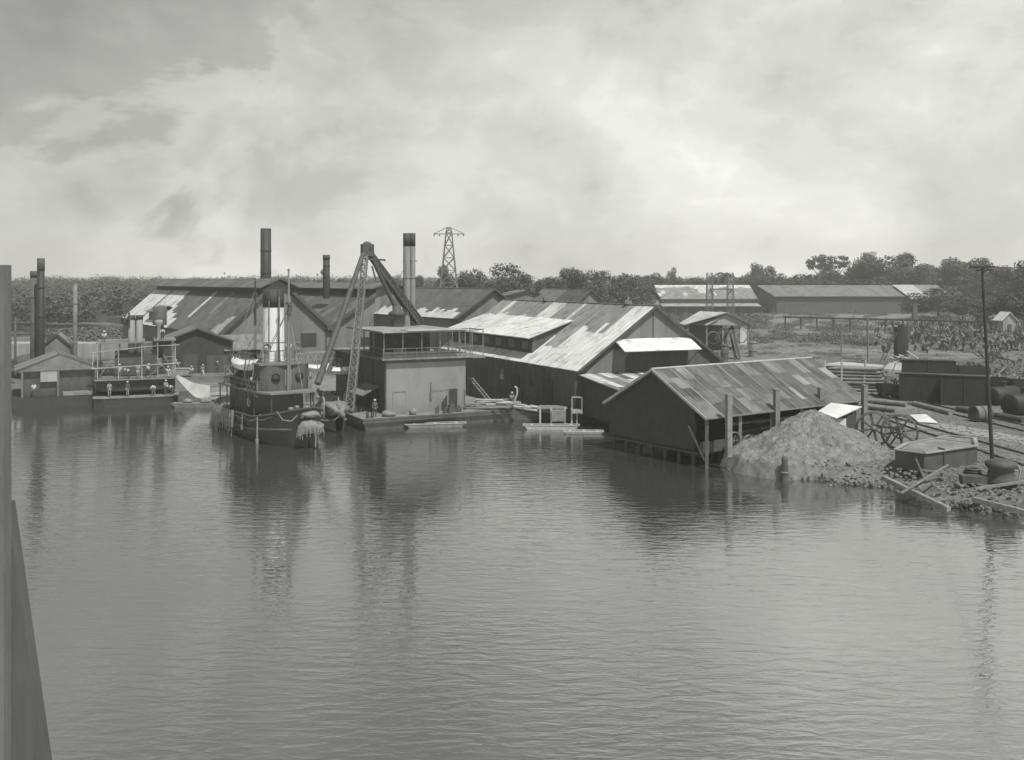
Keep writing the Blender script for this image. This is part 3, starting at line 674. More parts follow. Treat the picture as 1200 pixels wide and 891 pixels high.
# transmission tower
tw = thing('transmission_tower', 'steel lattice power tower beyond the roofs with arms at its top', 'power tower', P(526,372,255))
b0 = Vector((P(526,0,255).x, 255, 1.2)); g = MB()
lattice(g, b0, Vector((b0.x, 255, 27.2)), 6.6, 1.5, 8, .13, .08); lattice(g, Vector((b0.x,255,27.2)), Vector((b0.x,255,28.6)), 1.5, .9, 1, .12, .08); g.build('mast', M['midmetal'], tw)
g = MB()
for y in (-.5,.5): g.beam((b0.x-4,255+y*.2,26.9), (b0.x+4,255+y*.2,26.9), .2); 
for s_ in (-1,1): g.beam((b0.x+s_*4,255,26.9), (b0.x+s_*.6,255,28.5), .16)
g.build('crossarm', M['midmetal'], tw)
g = MB()
for x in (-3.8,-2.4,2.4,3.8): g.lathe([(0,-.5),(.16,-.45),(.16,-.1),(0,0)], (b0.x+x,255,26.8), 8)
g.each('insulator', M['dark'], tw)
# two gantry masts
for k, (px, lab) in enumerate([(831.5,'left lattice mast of the pair behind the white hut'),(856,'right lattice mast of the pair behind the white hut')]):
    b1 = G(px, 392, 1.2); b1 = Vector((P(px,0,230).x, 230, 1.2)); g = MB(); lattice(g, b1, b1+Vector((0,0,P(px,320,230).z-1.2)), 1.7, 1.2, 12, .06, .03)
    solo(g, 'lattice_mast', M['midmetal'], lab, 'lattice mast', 'lattice masts behind the white hut')
g = MB(); g.beam(P(832,339,229.9), P(858,339,229.9), .45, .3); g.beam(P(837,346,229.9), P(832,340,229.9), .25)
g.beam(P(853,346,229.9), P(857,340,229.9), .25); solo(g, 'crossbeam', M['midmetal'], 'horizontal beam joining the pair of lattice masts', 'beam')

# ---------------------------------------------------------------- the floating derrick house on its barge
fb = Fr(-12.9, 100.6, 27.0)
HW, HL = 8.9, 17.5; zd, zt = 1.15, 6.75
bg_ = Fr(-14.7, 97.2, 27.0)
barge = thing('work_barge', 'dark wooden barge carrying the grey two-deck house and derrick', 'barge', bg_(8,9,0))
g = MB(); L_, Wd = 17.3, 24
poly = [(0,0,-.6),(L_,0,-.6)]
g.hexa([bg_(.5,.3,-.6), bg_(L_-.5,.3,-.6), bg_(L_-.5,Wd,-.6), bg_(.5,Wd,-.6), bg_(0,0,1.05), bg_(L_,0,1.05), bg_(L_,Wd,1.05), bg_(0,Wd,1.05)]); g.build('hull', M['rust'], barge)
g = MB(); bg_.box(g, -.08, L_+.08, -.08, Wd, 1.052, 1.17); g.build('deck', M['deck'], barge)
g = MB(); bg_.box(g, -.12, L_+.12, -.14, -.085, .75, .95); bg_.box(g, -.12, L_+.12, -.12, -.07, 1.0, 1.2)
g.build('rubbing_strake', M['rust'], barge)
g = MB()
for u,v in ((.6,.6),(.9,5.2),(8.9,.4),(16.4,.5)): g.tube(bg_(u,v,1.15), bg_(u,v,1.75), .14, n=8); g.tube(bg_(u+.5,v,1.15), bg_(u+.5,v,1.75), .14, n=8)
g.each('bollard', M['dark'], barge)
house = thing('deck_house', 'square grey plated house with open upper deck on the barge', 'deck house', fb(HW/2, HL/2, zd))
g = MB(); fb.box(g, 0, HW, 0, HL, zd+.02, zt-.35); g.build('shaded_side_wall', M['dark'], house)  # side turned from the sun, its shade put into a darker colour
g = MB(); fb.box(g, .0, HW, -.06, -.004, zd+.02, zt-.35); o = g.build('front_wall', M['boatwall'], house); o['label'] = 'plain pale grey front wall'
g = MB(); fb.box(g, -.12, HW+.12, -.14, HL, zt-.35, zt); g.build('fascia', M['dark'], house)
g = MB(); fb.box(g, -.6, HW+.6, -.6, HL+.3, zt+.003, zt+.18); g.build('upper_deck', M['deck'], house)
for u0,u1,m_ in ((6.95,7.9,'black'),(.75,2.1,'midmetal')):
    dr = wallbox('door', house, fb, u0, u1, -.10, -.062, zd+.05, zd+(2.3 if m_=='black' else 2.0), M['black'] if m_=='black' else M['boatwall'])
    fr_ = MB()
    for u in (u0-.06,u1): fb.box(fr_, u, u+.06, -.12, -.062, zd+.03, zd+2.35)
    fb.box(fr_, u0, u1, -.12, -.062, zd+2.3, zd+2.36); fr_.build('door_frame', M['boatwall'] if m_!='black' else M['midmetal'], dr)
g = MB(); g.add([fb(6.1,-.09,zd+.03), fb(6.75,-.09,zd+.03), fb(6.75,-.09,zd+1.75), fb(6.1,-.066,zd+.03), fb(6.75,-.066,zd+.03), fb(6.75,-.066,zd+1.75), fb(6.12,-.09,zd+.9), fb(6.12,-.066,zd+.9)], [(0,1,2,6),(0,6,7,3),(6,2,5,7),(1,4,5,2)]); g.build('vent_opening', M['black'], house)
g = MB(); g.tube(fb(4.9,-.18,2.6), fb(4.9,-.18,4.3), .05, n=6); g.tube(fb(4.9,-.15,3.4), fb(6.9,-.15,3.45), .02, n=5); g.box(fb(4.9,-.2,2.9), (.22,.14,.7), fb.a); g.tube(fb(HW-.15,-.14,zd), fb(HW-.15,-.14,3.3), .05, n=6)
g.build('pipe', M['midmetal'], house)
# panel seams on the front wall
g = MB()
for u in (2.2,4.45,6.7): fb.box(g, u, u+.02, -.068, -.058, zd+.1, zt-.4)
fb.box(g, 0, HW, -.069, -.058, 3.75, 3.77); g.each('plate_seam', M['stack'], house)
# dark side: lean-to awning, band, openings
g = MB(); g.beam(fb(-.05,.2,4.1), fb(-.05,HL,4.3), .1, .1)
for v in (.05,4,8,12): g.beam(fb(-.05,v,zd), fb(-.05,v,zt-.3), .12)
g.each('side_batten', M['rust'], house)
g = MB(); g.slab([fb(-1.9,2.0,3.0), fb(-.05,2.0,3.9), fb(-.05,6.6,3.9), fb(-1.9,6.6,3.0)], .08); g.build('side_flap', M['wallmid'], house)
wallbox('side_opening', house, fb, -.06, -.0, 2.2, 6.2, 1.3, 3.6, M['black'])
# canopy over the upper deck: posts, roof, railing, inner cabin
cz = 9.65; u0,u1,v0,v1 = -.3, HW-.7, -.2, 11.5
g = MB()
for u in (u0, u0+2.05, u0+4.15, u0+6.2, u1): g.beam(fb(u,v0,zt+.18), fb(u,v0,cz-.1), .1)
for v in (v0+3.2, v0+6.4, v0+9.6): g.beam(fb(u0,v,zt+.18), fb(u0,v,cz-.1), .12); g.beam(fb(u1,v,zt+.18), fb(u1,v,cz-.1), .1)
g.each('canopy_post', M['midmetal'], house)
g = MB(); fb.box(g, u0-.35, u1+.35, v0-.45, v1, cz-.1, cz+.06); g.build('canopy', M['concrete'], house)
g = MB(); fb.box(g, u0+2.4, u1+.5, v0-.62, v0+1.5, cz+.062, cz+.14); g.build('canopy_sheet', M['canvas'], house)['label'] = 'bright canvas sheet on the front edge of the canopy'
g = MB(); fb.box(g, 1.6, 6.2, 3.4, 10, zt+.2, cz-.12); g.build('cabin', M['dark'], house)
g = MB()
for z in (.5,1.0):
    g.beam(fb(-.5,-.5,zt+.18+z), fb(HW+.5,-.5,zt+.18+z), .05); g.beam(fb(-.5,-.5,zt+.18+z), fb(-.5,11,zt+.18+z), .05)
for k in range(9): g.beam(fb(-.5+k*1.22,-.5,zt+.18), fb(-.5+k*1.22,-.5,zt+1.2), .05)
g.build('railing', M['midmetal'], house)
g = MB(); fb.box(g, -.45, 7.7, -.44, -.40, zt+.2, zt+.85); g.build('rail_cloth', M['wall'], house)
g = MB()
for u in (HW-.2,HW+.6,HW+1.9): 
    for v in (-.4, 3.0): g.beam(fb(u,v,zt+.18), fb(u,v,cz+.05), .1)
g.beam(fb(HW-.2,-.4,cz), fb(HW+1.95,-.4,cz), .09); g.beam(fb(HW+1.9,-.4,cz), fb(HW+1.9,3,cz), .09); g.beam(fb(HW-.2,3,cz), fb(HW+1.9,3,cz), .09); g.beam(fb(HW,-.4,zt+1.2), fb(HW+1.9,-.4,zt+1.2), .06)
g.each('side_frame', M['midmetal'], house)
g = MB(); fb.box(g, HW+.61, HW+2.1, -.6, 3.3, zt-.1, zt+.15); g.build('side_platform', M['deck'], house)
for k,(u,v) in enumerate([(1.5,.6),(6.0,1.2)]):
    g = MB(); fb.box(g, u, u+.8, v, v+.5, zt+.2, zt+.65); fb.box(g, u, u+.8, v+.5, v+.58, zt+.2, zt+1.1)
    solo(g, 'deck_chair', M['wallpale'], ['pale deck seat at the left of the upper deck','pale deck seat near the right rail of the upper deck'][k], 'chair')
# twin funnels
for k,(px,Y,lab) in enumerate([(476.6,112,'left of the twin grey funnels with black tops on the barge house'),(483.2,113.0,'right of the twin grey funnels with black tops on the barge house')]):
    a = P(px,273.5,Y); r = (8.2 if k == 0 else 7.2)/F*Y/2; z0 = cz+.06; fu = thing('funnel', lab, 'funnel', (a.x,a.y,z0), group='twin funnels on the barge')
    g = MB(); g.lathe([(r*1.05,0),(r,.4),(r,a.z-z0-1.5)], (a.x,a.y,z0), 24); g.build('shaft', M['stack'], fu)
    g = MB(); g.lathe([(r,-1.5),(r*1.03,-1.5),(r*1.03,0),(r*.85,0),(r*.85,-1.3),(0,-1.3)], (a.x,a.y,a.z), 24); g.build('cap', M['black'], fu)
    g = MB(); g.lathe([(r,0),(r*1.08,0),(r*1.08,.12),(r,.12)], (a.x,a.y,z0+5.4), 20); g.lathe([(r,0),(r*1.5,0),(r*1.5,.08),(r,.08)], (a.x,a.y,z0+6.3-3), 20) if False else None; g.build('band', M['midmetal'], fu)
g = MB()
for s_ in (-1.2,1.9): g.tube(P(479.5,306,112.5), fb(4.2+s_*2.0,11,cz), .025, n=4)
g.tube(P(472,306,112), P(489,306,113), .04, n=4); solo(g, 'funnel_stay', M['dark'], 'thin wire stays bracing the twin funnels', 'wire')
# shear-leg derrick
ap = P(430.5,289,107.5)
der = thing('derrick', 'shear-leg derrick with lattice mast leaning over the barge', 'derrick', P(409,481,101))
g = MB(); lattice(g, P(409.5,482,101.3), P(428,300,107), .8, .55, 22, .05, .028); g.build('lattice_mast', M['wallmid'], der)
g = MB(); g.tube(P(372,450,98), P(428,291,107.5), .34, .25, 10); g.build('boom', M['dark'], der)
g = MB(); g.tube(P(464,362,110.5), P(431,293,107.5), .24, .2, 8); g.build('back_leg', M['dark'], der)
g = MB(); lattice(g, P(491,378,113), P(433,297,108), .75, .45, 16, .09, .05); g.build('stay_leg', M['dark'], der)
g = MB(); g.box(ap+Vector((0,0,-.4)), (1.3,.8,1.3), fb.a); g.lathe([(0,-.3),(.55,-.3),(.55,.3),(0,.3)], ap, 16, (0,1,0)); g.beam(ap+Vector((-.9,0,-1.3)), ap+Vector((2.0,0,-1.5)), .2)
g.build('head_block', M['dark'], der)
g = MB()
for p_ in [(452,330,109),(447,318,109),(444,311,109)]: g.tube(ap+Vector((.3,0,0)), P(*p_), .03, n=4)
g.tube(ap, P(416,402,105), .03, n=4); g.tube(P(436,312,108), P(441,330,108.5), .1, n=5); g.build('tackle', M['midmetal'], der)
g = MB(); a = P(465,378,110.5); g.lathe([(.75,0),(.75,1.2),(.95,1.3),(.95,1.6),(.5,1.8),(.5,2.4),(0,2.4)], (a.x,a.y,cz+.06), 16); g.build('winch_base', M['dark'], der)
# lower boom section leaning on the tug side, lighter
# junk on the barge deck
q = random.Random(12); g = MB()
for k in range(26):
    u = 9.6+q.random()*7.0; v = .5+q.random()*4; a_ = q.uniform(-.6,.6); c0 = bg_(u,v,1.3+q.random()*.5); ln = q.uniform(1,4)
    g.tube(c0, c0+Vector((math.cos(a_)*ln, math.sin(a_)*ln*.6, q.uniform(-.15,.25))), q.uniform(.04,.12), n=6)
solo(g, 'scrap_pipes', M['wood'], 'heap of bent pipes and poles at the right end of the barge', 'scrap')
for k,(u,v,r,lab) in enumerate([(2.9,.9,(.75,.5,.32),'oblong coil of rope at the foot of the pale front wall'),(5.6,1.0,(.42,.4,.38),'round sack on the barge deck before the grey wall')]):
    g = MB(); g.blob(bg_(u,v,1.17+r[2]*.8), r, 30+k, 2, .3); solo(g, 'rope_coil' if k == 0 else 'sack', M['rope'] if k==0 else M['wood'], lab, 'rope' if k==0 else 'sack')
for k,(u,h) in enumerate([(7.2,.6),(8.2,.5),(8.8,.8),(9.6,.45)]):
    g = MB(); g.box(bg_(u+1,.8,1.17+h/2), (.4+.1*k,.4,h), .4*k); g.tube(bg_(u+1,.8,1.17+h), bg_(u+1.15,.8,1.4+h), .08, n=6)
    solo(g, 'deck_fitting', M['rust'], ['first rusty fitting on the barge deck left of the dark door','second rusty fitting on the barge deck by the angled vent','tallest rusty fitting on the barge deck before the dark door','last rusty fitting on the barge deck right of the door'][k], 'deck fitting')
for k,pts_ in enumerate([[(0,-.3,.4)],]):
    pass
# leaning ladder and poles against the shed wall by the barge
g = MB()
for s_ in (0,.5): g.beam(P(549+s_*9,443,108), P(570+s_*9,468,106), .1)
for k in range(9): t_ = k/9+.05; g.beam(P(549,443,108).lerp(P(570,468,106),t_), P(553.5,443,108).lerp(P(574.5,468,106),t_), .06)
solo(g, 'gangway_ladder', M['wood'], 'steep ladder sloping down beside the grey house to the junk heap', 'ladder')
g = MB(); q = random.Random(5)
for k in range(34):
    x0 = q.uniform(556,640); y0 = 470+(x0-556)*.12+q.uniform(-3,4); Y0 = q.uniform(104.0,105.5)
    g.tube(P(x0,y0,Y0), P(x0+q.uniform(15,40),y0+q.uniform(-1,7),Y0-q.uniform(-.5,1)), q.uniform(.05,.14), n=6)
solo(g, 'timber_raft', M['paletim'], 'long tangle of pale poles and timbers floating before the big dark wall', 'timber')
g = MB(); g.box((P(598,480,105.2).x,105.4,.55),(10.5,1.6,1.1),.05); solo(g, 'pontoon', M['dark'], 'dark low pontoon under the tangle of poles', 'pontoon')
g = MB(); pts_ = [P(603,470,104), P(606,462,104), P(606,455,104), P(603,453,104)]; g.path(pts_, .1)
solo(g, 'davit', M['paletim'], 'short curved pale davit standing on the pole tangle', 'davit')
# small box frames at the right end of the jetty
jt = thing('landing_stage', 'rickety landing stage with crates and an open timber box on posts', 'landing stage', P(655,500,101)+Vector((0,0,0)))
g = MB()
for px in (633,646,662,670): a = P(px,0,101); g.beam((a.x,101,-.8), (a.x,101,P(px,478,101).z), .18)
g.each('pile', M['paletim'], jt)
g = MB(); g.slab([P(630,478,101.5), P(665,478,101.5), P(663,475,105), P(632,475,105)], .15); g.build('deck', M['wood'], jt)
g = MB(); a = P(654,491,101); g.box((a.x,101.3,1.0), (1.5,1.1,1.1), .1); g.build('crate', M['wood'], jt)
g = MB(); c0 = P(676,478,101)
for dx in (-.5,.5):
    for dy in (-.4,.4): g.beam((c0.x+dx,101+dy,c0.z-.6), (c0.x+dx,101+dy,c0.z+1.1), .08)
for z in (-.3,1.1):
    for dy in (-.4,.4): g.beam((c0.x-.5,101+dy,c0.z+z), (c0.x+.5,101+dy,c0.z+z), .08)
g.box((c0.x,101,c0.z-.35),(1.1,.9,.35)); g.beam((c0.x,101,-.5),(c0.x,101,c0.z-.4),.15); g.build('box_frame', M['wallpale'], jt)
# punts
def punt(name, label, x, y, rz, L, W, m, hgt=.45):
    r = thing(name, label, 'punt', (x,y,0), rz, 'flat punts moored before the sheds'); g = MB()
    a, b_ = L/2, W/2
    g.add([(-a,-b_,hgt),(a,-b_,hgt),(a,b_,hgt),(-a,b_,hgt),(-a*.8,-b_*.8,-.15),(a*.8,-b_*.8,-.15),(a*.8,b_*.8,-.15),(-a*.8,b_*.8,-.15)], [(4,7,6,5),(0,4,5,1),(1,5,6,2),(2,6,7,3),(3,7,4,0)])
    g.add([(-a+.08,-b_+.06,hgt-.12),(a-.08,-b_+.06,hgt-.12),(a-.08,b_-.06,hgt-.12),(-a+.08,b_-.06,hgt-.12)], [(0,1,2,3)]); g.build('hull', m, r, False)
    g = MB()
    for s_ in (-1,1): g.beam((-a,s_*b_,hgt), (a,s_*b_,hgt), .09, .07); g.beam((s_*a,-b_,hgt), (s_*a,b_,hgt), .09, .07)
    g.build('gunwale', M['paletim'], r, False)
    g = MB()
    for k in (-.5,0,.5): g.box((k*L*.7,0,hgt-.03),(.25,W-.1,.05))
    g.each('thwart', M['paletim'], r, False); return r
a = G(510,500.5); punt('punt', 'longest flat punt lying along the barge front', a.x, a.y, .0+.18, 6.2, 1.0, M['wood'], .4)
a = G(646,503); punt('punt', 'pale narrow punt with raised bow by the landing stage', a.x, a.y, -.03, 5.6, .9, M['paletim'])
a = G(684,508); punt('punt', 'short pale punt nearest the dark shed wall', a.x, a.y, -.02, 3.8, 1.1, M['paletim'], .25)

# ---------------------------------------------------------------- hull builder
def hull_mesh(L, B, sheer, fore=.32, aft=.8, n=22, draft=1.0, stern_r=.28):
    """x forward with the bow at 0, y to port; returns the outer shell with a deck inside"""
    g = MB(); rows = []
    for i in range(n+1):
        t_ = i/n; x = -L*t_
        if t_ < fore: hb = B/2*math.sin(math.pi/2*t_/fore)**.62
        elif t_ > 1-stern_r: hb = B/2*max(.0, math.cos(math.pi/2*((t_-1+stern_r)/stern_r)**2.0))**.6
        else: hb = B/2
        zs = sheer(t_); row = []
        for k, (fy, fz) in enumerate([(0,-draft),(.62,-draft*.8),(.88,0),(.97,zs*.5),(1.0,zs)]):
            row.append((x-(.0 if t_ > .02 else 0)+((fz/zs)*.5*(1-t_/fore) if t_ < fore and fz > 0 else 0), hb*fy+(.05 if k else 0), fz))
        rows.append(row)
    vs = []; m_ = 5
    for row in rows: vs += [(x,-y,z) for x,y,z in row[::-1]]+[(x,y,z) for x,y,z in row[1:]]
    w_ = 2*m_-1
    g.add(vs, [(i*w_+k, i*w_+k+1, (i+1)*w_+k+1, (i+1)*w_+k) for i in range(n) for k in range(w_-1)], True)
    dk = []
    for row in rows: x,y,z = row[-1]; dk += [(x*.995-.02,-max(.0,y-.08),z-.55),(x*.995-.02,max(.0,y-.08),z-.55)]
    dg = MB(); dg.add(dk, [(2*i,2*i+1,2*i+3,2*i+2) for i in range(n)])
    rail = MB()
    for s_ in (-1,1): rail.path([(r_[-1][0], s_*r_[-1][1], r_[-1][2]+.02) for r_ in rows], .09, 6)
    ing = MB(); iv = []
    for row in rows: x,y,z = row[-1]; iv += [(x,-max(0,y-.1),z),(x,-max(0,y-.1),z-.55),(x,max(0,y-.1),z-.55),(x,max(0,y-.1),z)]
    ing.add(iv, [(4*i+a_, 4*i+a_+1, 4*i+5+a_, 4*i+4+a_) for i in range(n) for a_ in (0,2)])
    return g, dg, rail, ing

# ---------------------------------------------------------------- the tug
tug = thing('steam_tug', 'dark steam tug with tall white funnel and shaggy rope bow fender', 'tugboat', (-18.2, 87.8, 0), R(-55))
T = lambda g, n_, m_: g.build(n_, m_, tug, False)
sh = lambda t_: 2.3+1.3*max(0, (.35-t_)/.35)**1.6+.5*max(0,(t_-.75)/.25)
g, dg, rail, ing = hull_mesh(19.5, 6.0, sh)
hull = T(g, 'hull', M['pitch']); T(dg, 'deck', M['deck']); T(rail, 'gunwale', M['rust']); T(ing, 'bulwark', M['rust'])
def hb(t_, f_=1.0):
    B = 6.0
    if t_ < .32: v = B/2*math.sin(math.pi/2*t_/.32)**.62
    elif t_ > .72: v = B/2*max(0, math.cos(math.pi/2*((t_-.72)/.28)**2))**.6
    else: v = B/2
    return v*f_
g = MB()
for s_ in (-1,1): g.path([(-19.5*t_/20, s_*(hb(t_/20)*.97+.12), 1.15+.5*max(0,(.35-t_/20)/.35)) for t_ in range(0,21)], .12, 6)
T(g, 'rubbing_strake', M['rust'])
# superstructure
g = MB(); g.prism([(-5.0,-1.6),(-4.2,0),(-5.0,1.6),(-15.3,1.9),(-15.3,-1.9)], 1.7, 4.5); T(g, 'deckhouse', M['wall'])
g = MB(); g.prism([(-3.3,-2.2),(-3.0,0),(-3.3,2.2),(-5.5,2.95),(-15.8,2.95),(-16.6,0),(-15.8,-2.95),(-5.5,-2.95)], 4.503, 4.66); T(g, 'boat_deck', M['wallmid'])
g = MB()
for x in (-3.6,-6,-8.5,-11,-13.5,-15.6):
    for s_ in (-1,1): g.tube((x,s_*(2.05 if x > -4 else 2.8),1.8), (x,s_*(2.05 if x > -4 else 2.8),4.5), .06, n=6)
g.each('stanchion', M['dark'], tug, False)
g = MB(); g.prism([(-5.6,-2.4),(-5.0,-1.8),(-4.7,0),(-5.0,1.8),(-5.6,2.4),(-7.6,2.4),(-7.6,1.9),(-13.6,2.0),(-13.6,-2.0),(-7.6,-1.9),(-7.6,-2.4)], 4.68, 7.05)
up = T(g, 'wheelhouse', M['rust'])
g = MB(); g.prism([(-5.3,-2.6),(-4.4,0),(-5.3,2.6),(-14.2,2.3),(-14.2,-2.3)], 7.053, 7.2); T(g, 'wheelhouse_roof', M['midmetal'])
g = MB()
for s_ in (-1.15,1.15): g.lathe([(0,.06),(.36,.06),(.36,-.02),(.42,-.02),(.42,.1),(.36,.12)], (-4.86,s_,5.9), 16, (1,.16*s_,0))
o = g.build('porthole', M['black'], up, False)
g = MB(); g.box((-4.74,0,5.85),(.1,.7,1.5)); g.box((-5.3,1.58,5.6),(.3,.1,1.4), .9); g.build('front_panel', M['midmetal'], up, False)
g = MB()
for y in (-2.25,2.25):
    for z in (7.6,8.0): g.beam((-5.2,y,z), (-14,y,z), .04)
    for x in range(-14,-4,2): g.beam((x,y,7.2),(x,y,8.05),.04)
for z in (7.6,8.0): g.beam((-5.2,-2.25,z),(-4.4,0,z),.04); g.beam((-5.2,2.25,z),(-4.4,0,z),.04)
for y in (-2.9,2.9):
    for z in (5.1,5.55): g.beam((-5.5,y,z),(-15.8,y,z),.045)
    for x in range(-15,-4,2): g.beam((x,y,4.66),(x,y,5.6),.045)
T(g, 'railing', M['stack'])
fn = MB(); fn.lathe([(1.12,0),(1.06,.3),(1.0,5.2)], (-8.4,0,7.2), 28); fn_o = T(fn, 'funnel', M['white'])
g = MB(); g.lathe([(1.0,0),(1.03,0),(1.0,1.75),(.86,1.75),(.86,.2),(0,.2)], (-8.4,0,12.35), 28); g.build('funnel_top', M['black'], fn_o, False)
g = MB(); g.tube((-7.33,.15,7.2),(-7.33,.15,13.4),.09,n=8); g.tube((-7.6,-.75,7.2),(-7.6,-.75,13.0),.05,n=6)
for z in (8.2,9.0): g.lathe([(1.03,-.03),(1.08,-.03),(1.08,.03),(1.03,.03)], (-8.4,0,z), 24)
g.build('steam_pipe', M['midmetal'], fn_o, False)
g = MB()
for k in range(9): g.beam((-8.4,-1.12,7.5+k*.6),(-8.1,-1.15,7.5+k*.6),.04)
g.build('funnel_ladder', M['midmetal'], fn_o, False)
g = MB(); g.blob((-7.1,1.0,8.6),.35,3,2,.2); T(g, 'siren_tank', M['canvas'])
g = MB(); g.tube((-4.6,0,4.6),(-4.6,0,10.2),.2,.17,10); g.tube((-4.6,0,10.2),(-4.6,0,15.8),.14,.08,8); g.lathe([(0,-.15),(.18,0),(0,.18)],(-4.6,0,15.9),8); mf = T(g, 'mast', M['stack'])
g = MB(); g.tube((-4.4,-.05,11.7),(-4.4,.05,12.6),.22,n=8); g.box((-4.35,0,12.8),(.5,.6,.2)); g.build('mast_lamp', M['dark'], mf, False)
g = MB(); g.tube((-13.3,0,7.1),(-13.3,0,10.4),.19,.16,8); mm = T(g, 'mast', M['stack']); 
g = MB(); g.tube((-13.3,0,10.4),(-13.3,0,15.2),.16,.06,8); g.build('topmast', M['dark'], mm, False)
g = MB()
for a_, b_ in [((-4.6,0,12.4),(-6.2,2.9,4.7)),((-4.6,0,12.4),(-7.0,2.9,4.7)),((-4.6,0,12.4),(-6.2,-2.9,4.7)),((-4.6,0,12.4),(-7.2,-2.9,4.7)),((-4.6,0,12.2),(-7.8,2.9,4.7)),((-4.6,0,12.4),(-.6,0,3.4)),
              ((-13.3,0,14),(-14.5,2.9,4.7)),((-13.3,0,14),(-14.5,-2.9,4.7)),((-13.3,0,13),(-12,-2.9,4.7)),((-4.6,0,15.3),(-13.3,0,14.8)),((-8.4,0,13.4),(-6.5,-2.2,7.2)),((-8.4,0,13.4),(-11,-2.2,7.2))]: g.tube(a_, b_, .035, n=4)
T(g, 'rigging', M['stack'])
for k,(x,y,z,sx,sy,sz,m_) in enumerate([(-6.2,-2.4,4.66,1.2,.7,.9,'dark'),(-12.5,2.2,4.66,1.6,.9,1.1,'wall'),(-14.6,0,4.66,1.4,1.8,.9,'dark'),(-10.5,2.5,4.66,1.1,.5,1.3,'rust'),(-14.5,-2.2,4.66,.9,.8,.7,'wood'),(-5.8,2.3,4.66,.8,.6,.8,'wood'),(-12.6,-.9,7.2,1.2,.9,.8,'dark'),(-10.9,.9,7.2,.9,.7,1.2,'rust')]):
    g = MB(); g.box((x,y,z+sz/2),(sx,sy,sz),.1*k); g.box((x,y,z+sz),(sx*1.08,sy*1.1,.08),.1*k); T(g, 'locker', M[m_])
g = MB(); q = random.Random(21)
for k in range(26):
    a_ = Vector((q.uniform(-15,-4),q.choice([-2.9,2.9,-2.6,2.2]),q.uniform(4.7,8.3))); b_ = a_+Vector((q.uniform(-2.5,2.5),q.uniform(-.5,.5),q.uniform(-2.8,.5))); g.path([a_,a_.lerp(b_,.5)-Vector((0,0,.25)),b_],q.uniform(.02,.05),4)
g.each('loose_gear', M['rope'], tug, False)
g = MB(); vs = []
for i in range(9):
    for j in range(5): vs.append((-11.2-3.6*i/8, -2.4+1.2*j/4*(1), 6.6-.9*math.sin(math.pi*i/8)*.4-.5*abs(j-2)/2+.12*math.sin(i*2+j)))
g.add(vs, [(i*5+j,i*5+j+1,(i+1)*5+j+1,(i+1)*5+j) for i in range(8) for j in range(4)], True); g.add([(x,y,z-.05) for x,y,z in vs], [(i*5+j,(i+1)*5+j,(i+1)*5+j+1,i*5+j+1) for i in range(8) for j in range(4)], True); T(g, 'awning', M['clothmid'])
g = MB()
for k in range(7): g.tube((-16.2+k*.1,-2.2+k*.7,4.66),(-16.0,-2.2+k*.7,6.4+.5*math.sin(k*2.1)),.05,n=5)
g.beam((-16.1,-2.3,6.2),(-16.0,2.1,6.3),.06); T(g, 'stern_rack', M['wood'])
# ventilators
for x,y,h_ in ((-6.4,1.5,1.4),(-6.4,-1.5,1.4),(-11.5,1.2,1.2)):
    g = MB(); g.tube((x,y,7.2),(x,y,7.2+h_),.2,n=10); g.lathe([(.2,0),(.42,.25),(.36,.3)],(x,y,7.2+h_),12,(1,0,.2)); T(g, 'ventilator', M['stack'])
# bollards, bow gear
for x,y in ((-2.6,.9),(-2.4,-.7),(-3.2,.2),(-1.7,.5)):
    g = MB(); g.lathe([(.2,0),(.18,.7),(.26,.78),(.26,.95),(0,1.0)],(x,y,2.4),12); T(g, 'bitt', M['stack'])
# rope fenders: bow pudding, side bunches
def shaggy(c, r, n, seed, ln=.5, down=1.0):
    g = MB(); q = random.Random(seed); g.blob(c, r, seed, 3, .35)
    for k in range(n):
        th = q.random()*6.283; ph = q.uniform(-.3,1); d_ = Vector((math.cos(th)*math.sqrt(1-ph*ph) if abs(ph)<1 else 0, math.sin(th)*math.sqrt(max(0,1-ph*ph)), ph))
        p_ = Vector(c)+Vector((d_.x*r[0], d_.y*r[1], d_.z*r[2]))*1.0; e = p_+Vector((d_.x*.15,d_.y*.15,-ln*q.uniform(.5,1)*down)); g.tube(p_, e, .04, .03, 4)
    return g
o = T(shaggy((.45,0,1.9),(.6,1.15,.6),150,5,.9), 'bow_fender', M['rope'])
T(shaggy((.3,.1,3.0),(.5,.8,.3),20,6,.3), 'bow_fender', M['rope'])
g = MB(); g.path([(.3,-1.2,3.0),(.2,-1.7,2.5),(-.3,-2.3,2.6),(-.5,-2.8,3.4)],.05); T(g, 'fender_rope', M['rope'])
g = MB(); g.path([(.9,.2,2.0),(.9,.3,1.0),(.8,.3,.1)],.07); T(g, 'fender_rope', M['rope'])
q = random.Random(8)
for k in range(13):
    t_ = .55+k*.034; x = -19.5*t_; y = -(hb(t_)+.16); g = MB(); z0 = 2.3
    g.tube((x,y,z0+.1),(x,y-.05,z0-q.uniform(1.3,2.1)),.2,.14,7)
    for j in range(5): g.tube((x+q.uniform(-.15,.15),y-.1,z0-.4*j),(x+q.uniform(-.25,.25),y-.18,z0-.4*j-.7),.04,n=4)
    T(g, 'rope_fender', M['rope'])
for t_,ln in ((.42,1.0),(.24,2.1)):
    x = -19.5*t_; y = -(hb(t_)+.12); g = MB(); g.path([(x,y+.3,sh(t_)+.1),(x,y,sh(t_)-.1),(x,y-.04,sh(t_)-ln)],.09); g.tube((x,y-.05,sh(t_)-ln),(x,y-.05,sh(t_)-ln-.45),.18,.14,8); T(g, 'rope_fender', M['rope'])
